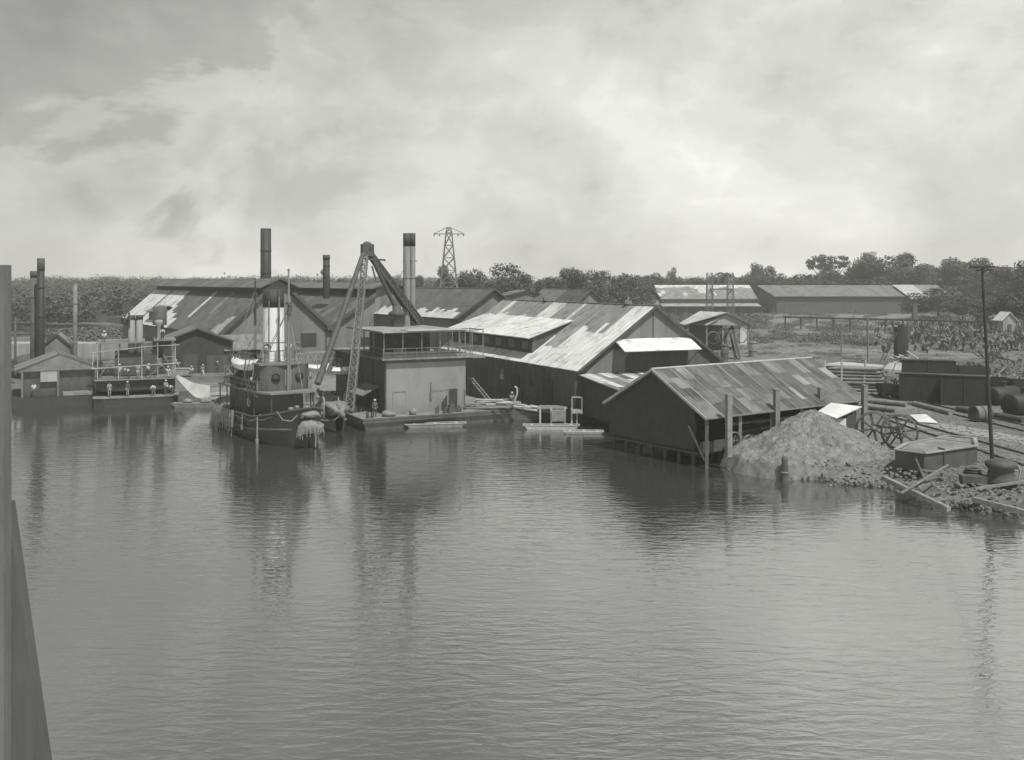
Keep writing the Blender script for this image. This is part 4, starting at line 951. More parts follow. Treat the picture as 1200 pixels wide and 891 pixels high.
g = MB(); g.path([(-19.5*k/20, -(hb(k/20)+.1), sh(k/20)-.15-.3*abs(math.sin(k*1.2))) for k in range(2,12)], .05); T(g, 'mooring_line', M['rope'])
g = MB(); g.lathe([(.26,-.06),(.38,-.06),(.4,0),(.38,.06),(.26,.06),(.24,0),(.26,-.06)],(-9.5,-2.05,3.2),18,(0,1,0)); T(g, 'life_ring', M['white'])
# white covered lifeboat, hung at the starboard side of the boat deck
lb = thing('lifeboat', 'white canvas-covered lifeboat slung on the left side of the tug', 'lifeboat', tug.matrix_basis@Vector((-9.0,-2.5,7.0)), R(-55+14))
def smallboat(root, L, B, D, hm, cm):
    g = MB(); rows = []
    for i in range(13):
        t_ = i/12; x = L*(t_-.5); hb_ = B/2*math.sin(math.pi*min(max(t_,.03),.97))**.55; z_ = .12*(2*t_-1)**2*2
        rows.append([(x*.92,0,-D+z_),(x*.96,hb_*.7,-D*.75+z_),(x,hb_,z_)])
    vs = []
    for r_ in rows: vs += [(x,-y,z) for x,y,z in r_[::-1]]+[(x,y,z) for x,y,z in r_[1:]]
    g.add(vs, [(i*5+k,i*5+k+1,(i+1)*5+k+1,(i+1)*5+k) for i in range(12) for k in range(4)], True); g.build('hull', hm, root, False)
    g = MB(); vs = []
    for r_ in rows: x,y,z = r_[-1]; vs += [(x,-y-.04,z-.05),(x,-y,z+.06),(x,0,z+.32),(x,y,z+.06),(x,y+.04,z-.05)]
    g.add(vs, [(i*5+k,(i+1)*5+k,(i+1)*5+k+1,i*5+k+1) for i in range(12) for k in range(4)], True); g.build('cover', cm, root, False)
smallboat(lb, 4.2, 1.7, .7, M['white'], M['white'])
g = MB()
for x in (-7.6,-10.6): g.path([(x,-2.85,4.6),(x,-3.2,6.2),(x,-3.0,7.7),(x,-2.4,8.1)],.06)
g.each('davit', M['dark'], tug, False)

# ---------------------------------------------------------------- the left steamer with open frame decks
st = thing('passenger_launch', 'open-framed steamer with pale rails crowded with people moored at left', 'steamboat', (P(160,478,116.5).x, 116.5, 0), R(21))
S = lambda g, n_, m_: g.build(n_, m_, st, False)
g = MB(); B = 9.6
g.prism([(-4.7,0.5),(-3.6,0),(3.6,0),(4.7,.5),(4.9,8),(3.5,15),(-3.5,15),(-4.9,8)], -.6, 1.0); S(g, 'hull', M['pitch'])
g = MB(); g.prism([(-4.8,0.4),(-3.6,-.1),(3.6,-.1),(4.8,.4),(5.0,8),(3.6,15.1),(-3.6,15.1),(-5.0,8)], 1.003, 1.12); S(g, 'deck', M['deck'])
g = MB(); g.prism([(-4.4,1.8),(-3.0,1.5),(3.4,1.5),(4.4,1.8),(4.4,13),(-4.4,13)], 1.7, 3.0); S(g, 'upper_hull', M['pitch'])
g = MB(); g.box((0,7,3.06),(9.4,12,.12)); S(g, 'main_deck', M['midmetal'])
g = MB()
for x,z1 in ((-4.3,7.0),(-2.0,7.0),(.6,7.2),(2.4,7.4),(4.4,7.3)):
    for y in (1.2,6,12): g.beam((x,y,3.1),(x,y,z1),.1)
g.each('stanchion', M['wallpale'], st, False)
g = MB()
for y in (1.1,): 
    g.beam((-4.9,y,6.4),(-1.2,y,6.75),.1); g.beam((-1.2,y,6.75),(1.6,y,7.0),.1); g.beam((-4.9,y,4.5),(5.0,y,4.9),.13); g.beam((-4.7,y,6.4),(-4.9,y,4.5),.07); g.beam((1.6,y,7.0),(4.9,y,7.1),.08)
for y in (6,12): g.beam((-4.8,y,4.6),(4.8,y,4.9),.09)
for x in (-4.8,4.8): g.beam((x,1.1,4.5),(x,13,4.6),.09)
S(g, 'rail', M['wallpale'])
g = MB(); g.box((-1.8,8,7.28),(5.6,8,.14)); g.box((3.3,7,7.5),(2.6,6,.14)); S(g, 'awning_deck', M['wallmid'])
g = MB(); g.box((0,8,4.6),(5,6,2.7)); S(g, 'cabin', M['dark'])
for x in (-.55,.35):
    g = MB(); g.lathe([(.42,0),(.4,4.2),(.3,4.2)],(x,5.5,6.0),16); f_ = S(g, 'funnel', M['stack']); g = MB(); g.lathe([(.41,0),(.44,0),(.43,.5),(.3,.5)],(x,5.5,10.1),16); g.build('funnel_top', M['black'], f_, False)
g = MB(); g.lathe([(.25,0),(.25,1.6),(.5,2.1),(.5,2.4),(0,2.5)],(2.6,6,7.5),14); S(g, 'ventilator', M['wallpale'])
g = MB(); g.lathe([(.85,0),(.85,2.3),(.6,2.3)],(2.8,9,9.2),16); g.tube((2.8,9,5),(2.8,9,9.3),.5,n=12); S(g, 'water_tank', M['dark'])
g = MB(); lattice(g,(-1.0,5,10.0),(-1.3,5,12.0),.7,.4,3,.07,.04); g.beam((-4.6,6,10.3),(.5,6,9.6),.3,.8); S(g, 'derrick_head', M['dark'])
g = MB()
for a_,b_ in (((-4.4,1.1,3.1),(-2,1.1,6.6)),((1,1.1,3.1),(3,1.1,4.8)),((3,1.1,6),(4.6,1.1,3.2)),((2.2,1.1,5.6),(4,1.1,3.2))): g.beam(a_,b_,.06)
g.each('brace', M['stack'], st, False)
# canvas slung off the quay, planks
cv = MB(); nx, ny = 12, 6; vs = []
for i in range(nx+1):
    for j in range(ny+1):
        a_, b_ = i/nx, j/ny; pt = P(lerp(207,246,a_), lerp(439,452,a_)+b_*lerp(3,14,a_)+7*math.sin(math.pi*a_)*(.4+b_), 117.5-b_*.9); vs.append(pt+Vector((0,.15*math.sin(a_*9+b_*5),0)))
cv.add(vs, [(i*(ny+1)+j,(i+1)*(ny+1)+j,(i+1)*(ny+1)+j+1,i*(ny+1)+j+1) for i in range(nx) for j in range(ny)], True)
cv.add([v+Vector((0,.06,0)) for v in vs], [(i*(ny+1)+j,i*(ny+1)+j+1,(i+1)*(ny+1)+j+1,(i+1)*(ny+1)+j) for i in range(nx) for j in range(ny)], True)
solo(cv, 'canvas_sheet', M['canvas'], 'pale canvas sheet drooping from the quay edge beside the steamer', 'canvas')
a = G(228,478); g = MB(); g.add([(a.x-2.8,a.y,.5),(a.x+2.8,a.y,.5),(a.x+2.8,a.y+1.4,.5),(a.x-2.8,a.y+1.4,.5),(a.x-2.2,a.y+.3,-.2),(a.x+2.2,a.y+.3,-.2),(a.x+2.2,a.y+1.1,-.2),(a.x-2.2,a.y+1.1,-.2)],[(0,1,2,3),(4,7,6,5),(0,4,5,1),(1,5,6,2),(2,6,7,3),(3,7,4,0)])
g.blob((a.x-1,a.y+.6,.7),(.6,.4,.3),2,2,.4); g.blob((a.x+1.1,a.y+.6,.75),(.7,.4,.35),4,2,.4); solo(g, 'cargo_skiff', M['wood'], 'small laden skiff floating below the slung canvas', 'skiff')
g = MB()
for y_ in (462,467): g.beam(P(240,y_,117), P(268,y_-1,117), .22, .3)
for px in (242,255,266): a = P(px,0,117.2); g.tube((a.x,117.2,-.8),(a.x,117.2,1.6),.16,n=8)
solo(g, 'fender_beam', M['paletim'], 'pale horizontal fender beams on piles left of the tug', 'fender')
g = MB(); a = P(214,430,140); g.box((a.x,140,1.9),(2.2,1.2,.8)); g.box((a.x,140,2.35),(2.3,1.3,.1)); solo(g, 'crate', M['wallpale'], 'pale flat crate on the quay before the boat shed door', 'crate')

# covered work boat tucked between the tug and the barge
wb = thing('tender', 'small tender under a sagging grey tarpaulin between tug and barge', 'boat', (P(386,492,99).x, 99.5, 1.0), R(-65))
smallboat(wb, 7.0, 3.0, 1.4, M['dark'], M['wallmid'])
g = MB(); g.blob((1.6,0,1.1),(2.0,1.2,.7),9,3,.7); g.build('tarpaulin', M['wallmid'], wb, False)
g = MB(); g.path([(2.5,-1.3,.4),(2.9,-1.4,1.3),(2.6,-1.3,2.1),(1.8,-1.2,2.4)],.07); g.path([(3.2,0,.5),(3.6,0,1.6),(3.0,0,2.4)],.06); g.build('hoop', M['stack'], wb, False)
g = MB(); lattice(g, P(346,420,112), P(402,417,116), 1.1, 1.1, 12, .06, .035); solo(g, 'gangway', M['wallpale'], 'pale lattice gangway running behind the tug to the barge', 'gangway')
g = MB(); lattice(g, P(350,427,110), P(400,424,112), .7, .7, 12, .05, .03); solo(g, 'pipe_bridge', M['stack'], 'lower grey lattice bridge beneath the pale gangway', 'gangway')
for k,(px,py,L_,lab) in enumerate([(396,434,4.0,'white upturned dinghy on the dock behind the derrick boom'),(372,431,3.0,'small white dinghy half hidden behind the tug rigging')]):
    a = P(px,py,108); r = thing('dinghy', lab, 'dinghy', a, R(10), 'white dinghies behind the tug'); smallboat(r, L_, 1.2, .5, M['white'], M['white'])
for k,(x_,y_,sx,sz,m_,lab) in enumerate([(356,446,1.3,.9,'wood','wooden crate on the pier nearest the tug rigging'),(364,440,.9,.7,'midmetal','grey iron chest behind the wooden crate on the pier'),(371,448,1.1,1.1,'wallmid','tall grey box in the middle of the pier'),
    (378,443,1.4,.5,'paletim','low pale box on the pier beside the derrick boom'),(388,447,1.0,.8,'dark','dark box on the pier right of the boom'),(397,443,1.2,.6,'wood','flat wooden box below the upturned dinghy'),(402,450,.8,1.0,'rust','rusty upright box at the barge house corner')]):
    a = P(x_,y_,109); g = MB(); g.box((a.x,109,1.5+sz/2),(sx,.8,sz),.3*k); g.box((a.x,109,1.5+sz+.04),(sx*1.06,.85,.08),.3*k); g.tube((a.x-.2,109,1.5+sz),(a.x+.3,109,1.5+sz+.3),.1,n=6)
    solo(g, 'gear_box', M[m_], lab, 'box')
dockp = MB(); dockp.prism([(-26,108),(-18.6,106),(-20,124),(-24,134),(-34,128),(-31,118)], .6, 1.5); solo(dockp, 'pier', M['deck'], 'short pier behind the tug joining the quay to the barge', 'pier')

# ---------------------------------------------------------------- right bank: gravel heap, hut, wheels, pontoon...
gmx = mat('gravel', .20, .5, 2.2, rough=1, bump=.12, bscale=9, stain=.15)
pc = Vector((23.9, 78.4)); vs = []; nr, na = 64, 240
def heap_z(x, y):
    dx, dy = x-pc.x, y-pc.y; th = math.atan2(dy/.80, dx); r_ = math.hypot(dx, dy/.80)
    rr = 6.9*(1+.07*math.sin(th*2+1)+.04*math.sin(th*5)+.02*math.sin(th*11)); t_ = r_/rr; fl_ = .03+.02*math.cos(th)
    z = .75+3.85*max(0, 1-max(0,t_-fl_)/(1-fl_))**1.04
    nz = mn.noise(Vector((x*.7,y*.7,1)))*.30+mn.noise(Vector((x*2.2,y*2.2,5)))*.12+mn.noise(Vector((x*6,y*6,8)))*.10+mn.noise(Vector((x*13,y*13,3)))*.06+mn.noise(Vector((th*5.2, t_*1.2, 4)))*.34*t_+mn.noise(Vector((th*14, t_*2, 9)))*.12*t_
    z += nz*min(1,(1.05-t_)*5)
    if dy < 0 or dx < -3: z -= 1.4*max(0,(t_-.9)/.1)*min(1,max(-dy/2,-(dx+3)/2))
    return z, t_
for i in range(nr+1):
    for k in range(na):
        th = 2*math.pi*k/na; rr = 6.9*(1+.07*math.sin(th*2+1)+.04*math.sin(th*5)+.02*math.sin(th*11)); r_ = rr*i/nr
        x, y = pc.x+r_*math.cos(th), pc.y+r_*math.sin(th)*.80; vs.append((x,y,heap_z(x,y)[0]))
g = MB(); g.add(vs, [(i*na+k,i*na+(k+1)%na,(i+1)*na+(k+1)%na,(i+1)*na+k) for i in range(nr) for k in range(na)], True)
q = random.Random(3)
for k in range(3200):
    th = q.random()*6.283; t_ = q.random()**.6*1.02; x,y = pc.x+6.8*t_*math.cos(th), pc.y+6.8*t_*math.sin(th)*.80; z = heap_z(x,y)[0]; r_ = q.uniform(.015,.04)*(2 if q.random() > .985 else 1)
    g.box((x,y,z+r_*.3),(r_*2,r_*1.6,r_*1.3),q.random()*3, Matrix.Rotation(q.random(),3,'X'))
solo(g, 'gravel_heap', gmx, 'big pale conical heap of gravel at the water edge', 'gravel heap')
# low spread of ballast along the waterline
g = MB(); q = random.Random(31)
for k in range(1900):
    px = q.uniform(856,1200); i = (px-856)/344; py = np.interp(px,[856,880,925,965,1010,1062,1105,1150,1200],[536,546,556,562,567,573,589,596,602])+q.gauss(-1.5,3.0)
    a = G(px,py,0.0); r_ = q.uniform(.03,.13)*(1.5 if q.random() > .96 else 1); zz = max(-.02, .42*(a.y-G(px,py+1.5,0).y)) if False else q.uniform(0,.25)
    g.box((a.x,a.y+.3,zz),(r_*2.2,r_*1.7,r_*1.3),q.random()*3, Matrix.Rotation(q.random()*.6,3,'X'))
tag(g.build('shore_rubble', mat('rubble', .17, .6, 3, rough=1)), 'broken stones and rubbish strewn along the muddy waterline', 'rubble', kind='stuff')
# yard rubble
g = MB()
for k in range(2600):
    px = q.uniform(940,1200); py = q.uniform(478,590); a = G(px,py,1.2)
    if a.y < G(px,float(np.interp(px,[856,925,1010,1062,1105,1200],[540,560,570,577,593,606]))-16,1.2).y: continue
    r_ = q.uniform(.03,.11); g.box((a.x,a.y,1.22),(r_*2.4,r_*1.8,r_),q.random()*3)
tag(g.build('yard_litter', mat('litter', .2, .6, 3, rough=1)), 'chips and small stones scattered over the bare yard', 'litter', kind='stuff')
# light gravel roads/tracks on the yard (painted earth sheets slightly above ground)
tr = MB(); tr.add([G(1060,492,1.206), G(1120,498,1.206), G(1200,512,1.206), G(1200,520,1.206), G(1120,507,1.206), G(1050,498,1.206)], [(0,1,2,3,4,5)])
tag(tr.build('path', mat('pale_gravel_path', .24, .4, 1.5, rough=1)), kind='structure')
# railway rails
g = MB()
for px0,py0,px1,py1 in ((1040,492,1200,545),(1040,487,1205,533),(990,455,1200,505),(990,451,1200,498)): g.beam(G(px0,py0,1.3), G(px1,py1,1.3), .09, .14)
tag(g.build('rails', M['dark']), 'iron rails of the yard tracks running past the big wheels', 'rails')
# white-roof hut by the heap
hu = thing('work_hut', 'little hut with a bright white sloping roof behind the gravel heap', 'hut', G(985,517,1.2))
yh = G(985,517,1.2).y
g = MB(); g.slab([P(958.5,482,yh-.5), P(980,490,yh-1.6), P(1010,476.5,yh+.6), P(974,472,yh+1.6)], .08); g.build('roof', M['white'], hu)
g = MB()
for px,py,dy in ((963,484,0),(982,489,-1.2),(1000,481,.2),(976,478,1.2)): a = P(px,py,yh+dy); g.beam((a.x,a.y,1.2),(a.x,a.y,a.z-.12),.13)
g.each('post', M['wood'], hu)
g = MB(); a = P(984,503,yh-.6); g.box((a.x,a.y,2.2),(1.3,.1,2.0),.4); g.build('wall', M['white'], hu)['label'] = 'white front panel'
g = MB(); a = P(995,503,yh); g.box((a.x,a.y,2.3),(.9,.5,2.2),.2); g.build('cupboard', M['dark'], hu)
# big wheels
def wheel(root_name, label, px, py, R_, Y, lean, rz, boss):
    c = P(px,py,Y); r = thing(root_name, label, 'wheel', (c.x,c.y,1.2), rz, 'big spoked wheels by the track'); cz_ = c.z-1.2
    r.rotation_euler = (lean,0,rz)
    g = MB(); g.lathe([(R_-.17,-.15),(R_,-.15),(R_,.15),(R_-.17,.15),(R_-.17,-.15)],(0,0,R_),44,(0,1,0)); g.build('rim', M['rust'], r, False)
    for j in range(8):
        g = MB(); th = j*math.pi/4+.2; g.beam((math.cos(th)*.15,0,R_+math.sin(th)*.15),(math.cos(th)*(R_-.05),0,R_+math.sin(th)*(R_-.05)),.2,.13); g.build('spoke', M['rust'], r, False)
    g = MB(); g.lathe([(0,-.35),(.2,-.35),(.24,0),(.2,.3),(0,.3)],(0,0,R_),16,(0,1,0))
    if boss: g.lathe([(.42,-.18),(.56,-.18),(.56,.18),(.42,.18),(.42,-.18)],(0,0,R_),24,(0,1,0))
    g.build('hub', M['midmetal'], r, False); return r
wheel('cart_wheel', 'rear one of the two big spoked wheels, partly behind the other', 1024, 500, 1.42, 81.5, R(-3), R(-18), False)
wheel('cart_wheel', 'front one of the two big spoked wheels, with a ring about its hub', 1054, 505, 1.45, 79.5, R(-3), R(-22), True)
g = MB(); g.tube(P(1022,498,82.5), P(1056,503,79.0), .11, n=8); solo(g, 'axle', M['midmetal'], 'iron axle running through the two big spoked wheels', 'axle')
g = MB(); g.slab([G(1066,486,1.5), G(1076,494.5,1.35), G(1099,495.5,1.35), G(1085,485.5,1.6)], .05); solo(g, 'iron_sheet', M['white'], 'bright white sheet lying on the ground beside the wheels', 'sheet')
# flat steel pontoon
pt_ = thing('steel_tank', 'flat oblong steel tank with a chamfered end lying on the bank', 'tank', G(1097,551,1.2))
pl = [G(1049,549,1.2), G(1083,554,1.2), G(1145,544,1.2), G(1142,534,1.2), G(1112,531,1.2), G(1062,541,1.2)]
tp = [Vector((p.x,p.y,2.55)) for p in pl]; g = MB(); n_ = len(pl)
g.add(pl+tp, [tuple(range(n_))[::-1], tuple(range(n_,2*n_))]+[(k,(k+1)%n_,n_+(k+1)%n_,n_+k) for k in range(n_)]); g.build('shell', M['rust'], pt_)
g = MB()
for k in range(n_): g.beam(tp[k]+Vector((0,0,.03)), tp[(k+1)%n_]+Vector((0,0,.03)), .28, .08)
g.build('top_flange', M['wallpale'], pt_)
g = MB(); cen = sum(tp, Vector())/n_; g.add([cen+(p-cen)*.86+Vector((0,0,.02)) for p in tp], [tuple(range(n_))]); g.build('top_plate', M['deck'], pt_)
g = MB(); a = tp[1].lerp(tp[2],.36); g.beam(a+Vector((0,-.05,.12)), a+Vector((0,-.05,-1.3)), .1); g.beam(a+Vector((0,-.05,.12)), a+Vector((-.1,.7,.12)), .1); g.build('strap', M['dark'], pt_)
# telegraph pole
tb = G(1163,544,1.2); tt = P(1151,313,tb.y); tp_ = thing('telegraph_pole', 'tall slightly leaning telegraph pole on the near bank at right', 'pole', tb)
g = MB(); g.tube(tb, tt, .15, .10, 10); g.build('shaft', M['pitch'], tp_)
g = MB(); g.beam(P(1137.5,313.5,tb.y-.15), P(1165,313,tb.y-.15), .15, .18); g.beam(P(1144,317,tb.y-.12), P(1163,316.5,tb.y-.12), .1, .12); g.build('crossarm', M['pitch'], tp_)
for px in (1139,1145,1157,1163):
    g = MB(); g.lathe([(.03,0),(.03,.12),(.08,.14),(.06,.28),(0,.3)], P(px,312.5,tb.y-.15), 8); g.build('insulator', M['wallpale'], tp_)
g = MB(); g.tube(P(1150,331,tb.y), P(1068,357,150), .05, .06, n=5); solo(g, 'guy_cable', M['wallpale'], 'pale cable slanting down leftwards from the telegraph pole', 'cable')
g = MB()
for k in range(3):
    pts_ = [P(1140+10*k,313,tb.y).lerp(Vector((90+k,20,19)), j/8)-Vector((0,0,1.6*4*(j/8)*(1-j/8))) for j in range(9)]; g.path(pts_, .012, 4)
solo(g, 'telegraph_wire', M['dark'], 'thin wires strung away from the telegraph pole to the right', 'wire')
# dark capstan and gear at the pole foot
cp = thing('capstan', 'dark drum-shaped capstan at the foot of the telegraph pole', 'capstan', G(1173,567,1.2)); a = G(1173,567,1.2)
g = MB(); g.lathe([(1.0,0),(1.05,.2),(.85,.4),(.8,1.0),(1.0,1.2),(1.0,1.45),(.5,1.65),(0,1.7)], a, 22); g.build('drum', M['dark'], cp)
g = MB(); g.path([a+Vector((1.1,-.1,.1)),a+Vector((1.25,-.1,.9)),a+Vector((1.0,-.1,1.4))],.06); g.build('handle', M['wallpale'], cp)
g = MB(); 
for k in range(5): g.lathe([(.6-.05*k,-.09),(.75-.05*k,0),(.6-.05*k,.09),(.5-.05*k,0),(.6-.05*k,-.09)], G(1140,560,1.3)+Vector((0,0,.15*k)), 20)
solo(g, 'cable_coil', M['dark'], 'dark coil of cable lying left of the capstan', 'cable')
g = MB(); a = G(1146,566,1.2); g.box((a.x,a.y,1.45),(2.2,.9,.5),-.15); solo(g, 'iron_block', M['rust'], 'rusty oblong block before the cable coil', 'iron block')
# bank timbers
def bm_(name, a, b, w_, m_, lab, cat='timber'): g = MB(); g.beam(a, b, w_, w_*.9); solo(g, name, m_, lab, cat)
bm_('timber_beam', G(1035,560,1.3), G(1112,597,.35), .34, M['wood'], 'heaviest squared beam sloping from the bank into the water')
bm_('timber_pole', G(1056,578,1.0), P(1111,545,69), .11, M['wood'], 'pale pole propped crosswise over the heavy beam')
bm_('timber_plank', G(1142,573,1.5), G(1210,563,1.5), .17, M['wood'], 'long grey plank running out of frame at the right bank')
bm_('timber_plank', G(1092,586,.6), G(1160,579,1.1), .2, M['wood'], 'thin grey plank in the rubble at the waterline')
bm_('timber_beam', G(1140,585,.8), G(1225,607,.4), .35, M['wood'], 'dark beam lying low in the water edge at far right')
bm_('timber_stake', P(1073,538,70), P(1083,562,69), .14, M['dark'], 'left leaning stake of the small trestle by the steel tank', 'stake')
bm_('timber_stake', P(1102,553,69.5), P(1109,568,68.5), .14, M['dark'], 'right leaning stake of the small trestle by the steel tank', 'stake')
bm_('timber_rail', P(1076,550,69.6), P(1102,554,69.4), .14, M['wood'], 'short rail joining the two leaning stakes', 'rail')
# pile standing in water
ps = thing('mooring_pile', 'weathered stump of a pile standing in the water before the gravel heap', 'pile', G(919.5,563)); a = G(919.5,563)
g = MB(); g.lathe([(.30,-1),(.29,.4),(.27,.9),(.22,1.35),(.26,1.5),(.2,1.75),(0,1.8)], a, 12); g.build('trunk', M['dark'], ps)
g = MB(); g.lathe([(.3,0),(.36,.05),(.3,.12)], a+Vector((0,0,.55)), 12); g.build('rope_band', M['rope'], ps)

# timber and log stacks, iron boxes on the middle right
g = MB(); q = random.Random(6); a0 = G(968,462,1.2); a1 = G(1033,464,1.2)
for r_ in range(8):
    for c_ in range(6):
        off = Vector((0, c_*.45+q.uniform(-.05,.05), .2+r_*.42)); g.tube(a0+off+Vector((q.uniform(-.3,.3),0,0)), a1+off+Vector((q.uniform(-.6,.6),0,0)), .2, n=8)
solo(g, 'log_stack', M['wood'], 'big stack of long poles held between upright stakes', 'log stack')
for k,px in enumerate((968,985,1010)):
    a = G(px,463,1.2); g = MB(); g.beam(a+Vector((0,-.4,0)), a+Vector((.3*(k-1),-.4,4.2)), .18); solo(g, 'stake', M['paletim'], ['left stake holding the stack of long poles','middle stake holding the stack of long poles','right stake holding the stack of long poles'][k], 'stake', 'stakes of the pole stack')
g = MB(); a = G(1003,462,1.2); g.slab([P(966,427,118),P(1033,430,118),P(1036,428,122),P(985,424,122)],.2); solo(g, 'plank_layer', M['paletim'], 'pale planks laid flat on top of the pole stack', 'planks')
for nm,x0,x1,yt,yb,Y,dep,m_,lab,tiltm in [('iron_box',1056,1120,422,448,121,2.6,'rust','long dark iron box furthest back beside the pole stack',0),('iron_box',1054,1109,438,472,112,2.2,'rust','dark low iron box at the left of the nearer row',0),('iron_box',1103,1157,440,476,108,2.6,'rust','largest dark iron box with pale worn end, before the pole',0)]:
    p0, p1 = P(x0,yb,Y), P(x1,yb,Y-2); zt_ = P(x0,yt,Y).z; r = thing(nm, lab, 'iron box', ((p0.x+p1.x)/2, Y, 1.2), group='riveted iron boxes in the yard')
    dv_ = (p1-p0); dv_.z = 0; nn = Vector((-dv_.y, dv_.x, 0)).normalized()*dep; p0.z = p1.z = 1.2; up_ = Vector((0,0,zt_-1.2))
    g = MB(); g.hexa([p0,p1,p1+nn,p0+nn,p0+up_,p1+up_,p1+nn+up_,p0+nn+up_]); g.build('shell', M['pitch'], r)
    g = MB()
    for z in (.02,1): g.beam(p0+up_*z-nn*.01, p1+up_*z-nn*.01, .12, .12)
    for k in range(3): pp = p0.lerp(p1,k/2); g.beam(pp-nn*.012, pp-nn*.012+up_, .1, .06)
    g.build('flange', M['pitch'], r)
    if 'largest' in lab: g = MB(); g.hexa([p1+Vector((.02,-.05,0)),p1+Vector((.3,0,0)),p1+nn+Vector((.3,0,0)),p1+nn+Vector((.02,0,0)),p1+up_+Vector((.02,-.05,0)),p1+up_+Vector((.3,0,0)),p1+nn+up_+Vector((.3,0,0)),p1+nn+up_+Vector((.02,0,0))]); g.build('end_plate', M['concrete'], r)
g = MB(); a = P(1046,427,120); g.slab([P(1035,432,119),P(1056,434,119),P(1057,425,121),P(1042,425,121)],.3); solo(g, 'tarpaulin', M['wallpale'], 'pale tarpaulin draped at the left end of the back iron box', 'tarpaulin')
# upright tank with ladder
tk = thing('upright_tank', 'upright dark boiler standing among planks at the field edge', 'boiler', P(1056,418,130)); Yt = 146
a = Vector((P(1056,0,Yt).x, Yt, 1.2)); g = MB(); g.box((a.x-.35,Yt,P(0,418,Yt).z+2.2),(1.0,1.4,4.4)); g.lathe([(.75,0),(.75,4.5),(.6,4.8),(0,4.9)],(a.x+.3,Yt,P(0,418,Yt).z-.0),16); g.build('shell', M['pitch'], tk)
g = MB(); g.lathe([(1.2,0),(1.1,P(0,418,Yt).z-1.2),(0,P(0,418,Yt).z-1.19)],a,14); g.build('base', M['dark'], tk)
g = MB()
p0,p1 = P(1034,423,144), P(1050,388,145.5)
for s_ in (-.25,.25): g.beam(p0+Vector((s_,0,0)), p1+Vector((s_,0,0)), .1)
for k in range(13): pp = p0.lerp(p1,k/13+.03); g.beam(pp-Vector((.25,0,0)), pp+Vector((.25,0,0)), .07)
solo(g, 'ladder', M['dark'], 'ladder leaning against the upright dark boiler', 'ladder')
g = MB(); q = random.Random(15)
for k in range(14): pp = P(1050+q.uniform(-4,20),416+q.uniform(0,8),143); g.box(pp,(q.uniform(.8,2.4),.3,.12),q.uniform(-1,1), Matrix.Rotation(q.uniform(-.6,.6),3,'Y'))
solo(g, 'loose_planks', M['paletim'], 'splayed pale planks at the foot of the upright boiler', 'planks')
g = MB()
for k,(x0,y0,x1,y1,r_) in enumerate([(1000,468,1062,474,.3),(990,472,1046,480,.3),(1004,475,1050,481,.28)]): g.tube(G(x0,y0,1.5),G(x1,y1,1.5),r_,r_,10)
solo(g, 'long_pipes', M['wood'], 'three long pipes lying on the ground behind the spoked wheels', 'pipes')
g = MB(); g.tube(G(1071,473,1.45),G(1114,484,1.45),.28,.28,10); solo(g, 'long_pipe', M['wood'], 'single stout pipe lying before the largest iron box', 'pipe')
g = MB(); g.tube(G(1122,479,1.5),G(1199,492,1.5),.3,.3,10); solo(g, 'long_pipe', M['dark'], 'long dark pipe running behind the telegraph pole', 'pipe')
dr_ = thing('iron_drum', 'short open iron cylinder on its side left of the telegraph pole', 'drum', G(1149,494,1.2)); a = G(1149,494,1.2)+Vector((0,0,.75))
g = MB(); g.lathe([(.75,-.8),(.75,.8),(.68,.8),(.68,-.8),(.75,-.8)],a,24,(1,.25,0)); g.build('shell', M['midmetal'], dr_)
g = MB()
for z in (-.75,0,.75): g.lathe([(.76,-.05),(.8,-.05),(.8,.05),(.76,.05)],a+Vector((z,z*.25,0)),24,(1,.25,0))
g.build('hoop', M['rust'], dr_)
for k,(px,py,rr,L_,lab) in enumerate([(1176,474,1.0,4.0,'dark boiler shell lying just right of the telegraph pole'),(1200,486,1.1,4.5,'rusty boiler shell cut by the right frame edge')]):
    a = G(px,py,1.2)+Vector((0,0,rr)); r = thing('boiler_shell', lab, 'boiler', a-Vector((0,0,rr)), group='boiler shells at the right'); g = MB(); ax = (1,.5,0)
    g.lathe([(0,-L_/2),(rr*.9,-L_/2),(rr,-L_/2+.1),(rr,L_/2-.1),(rr*.9,L_/2),(0,L_/2)],a,24,ax); g.build('shell', M['pitch'], r)
    g = MB(); g.lathe([(.3,0),(.3,.6),(.4,.65),(0,.7)],a+Vector((0,0,rr-.1)),12); g.build('dome', M['dark'], r)
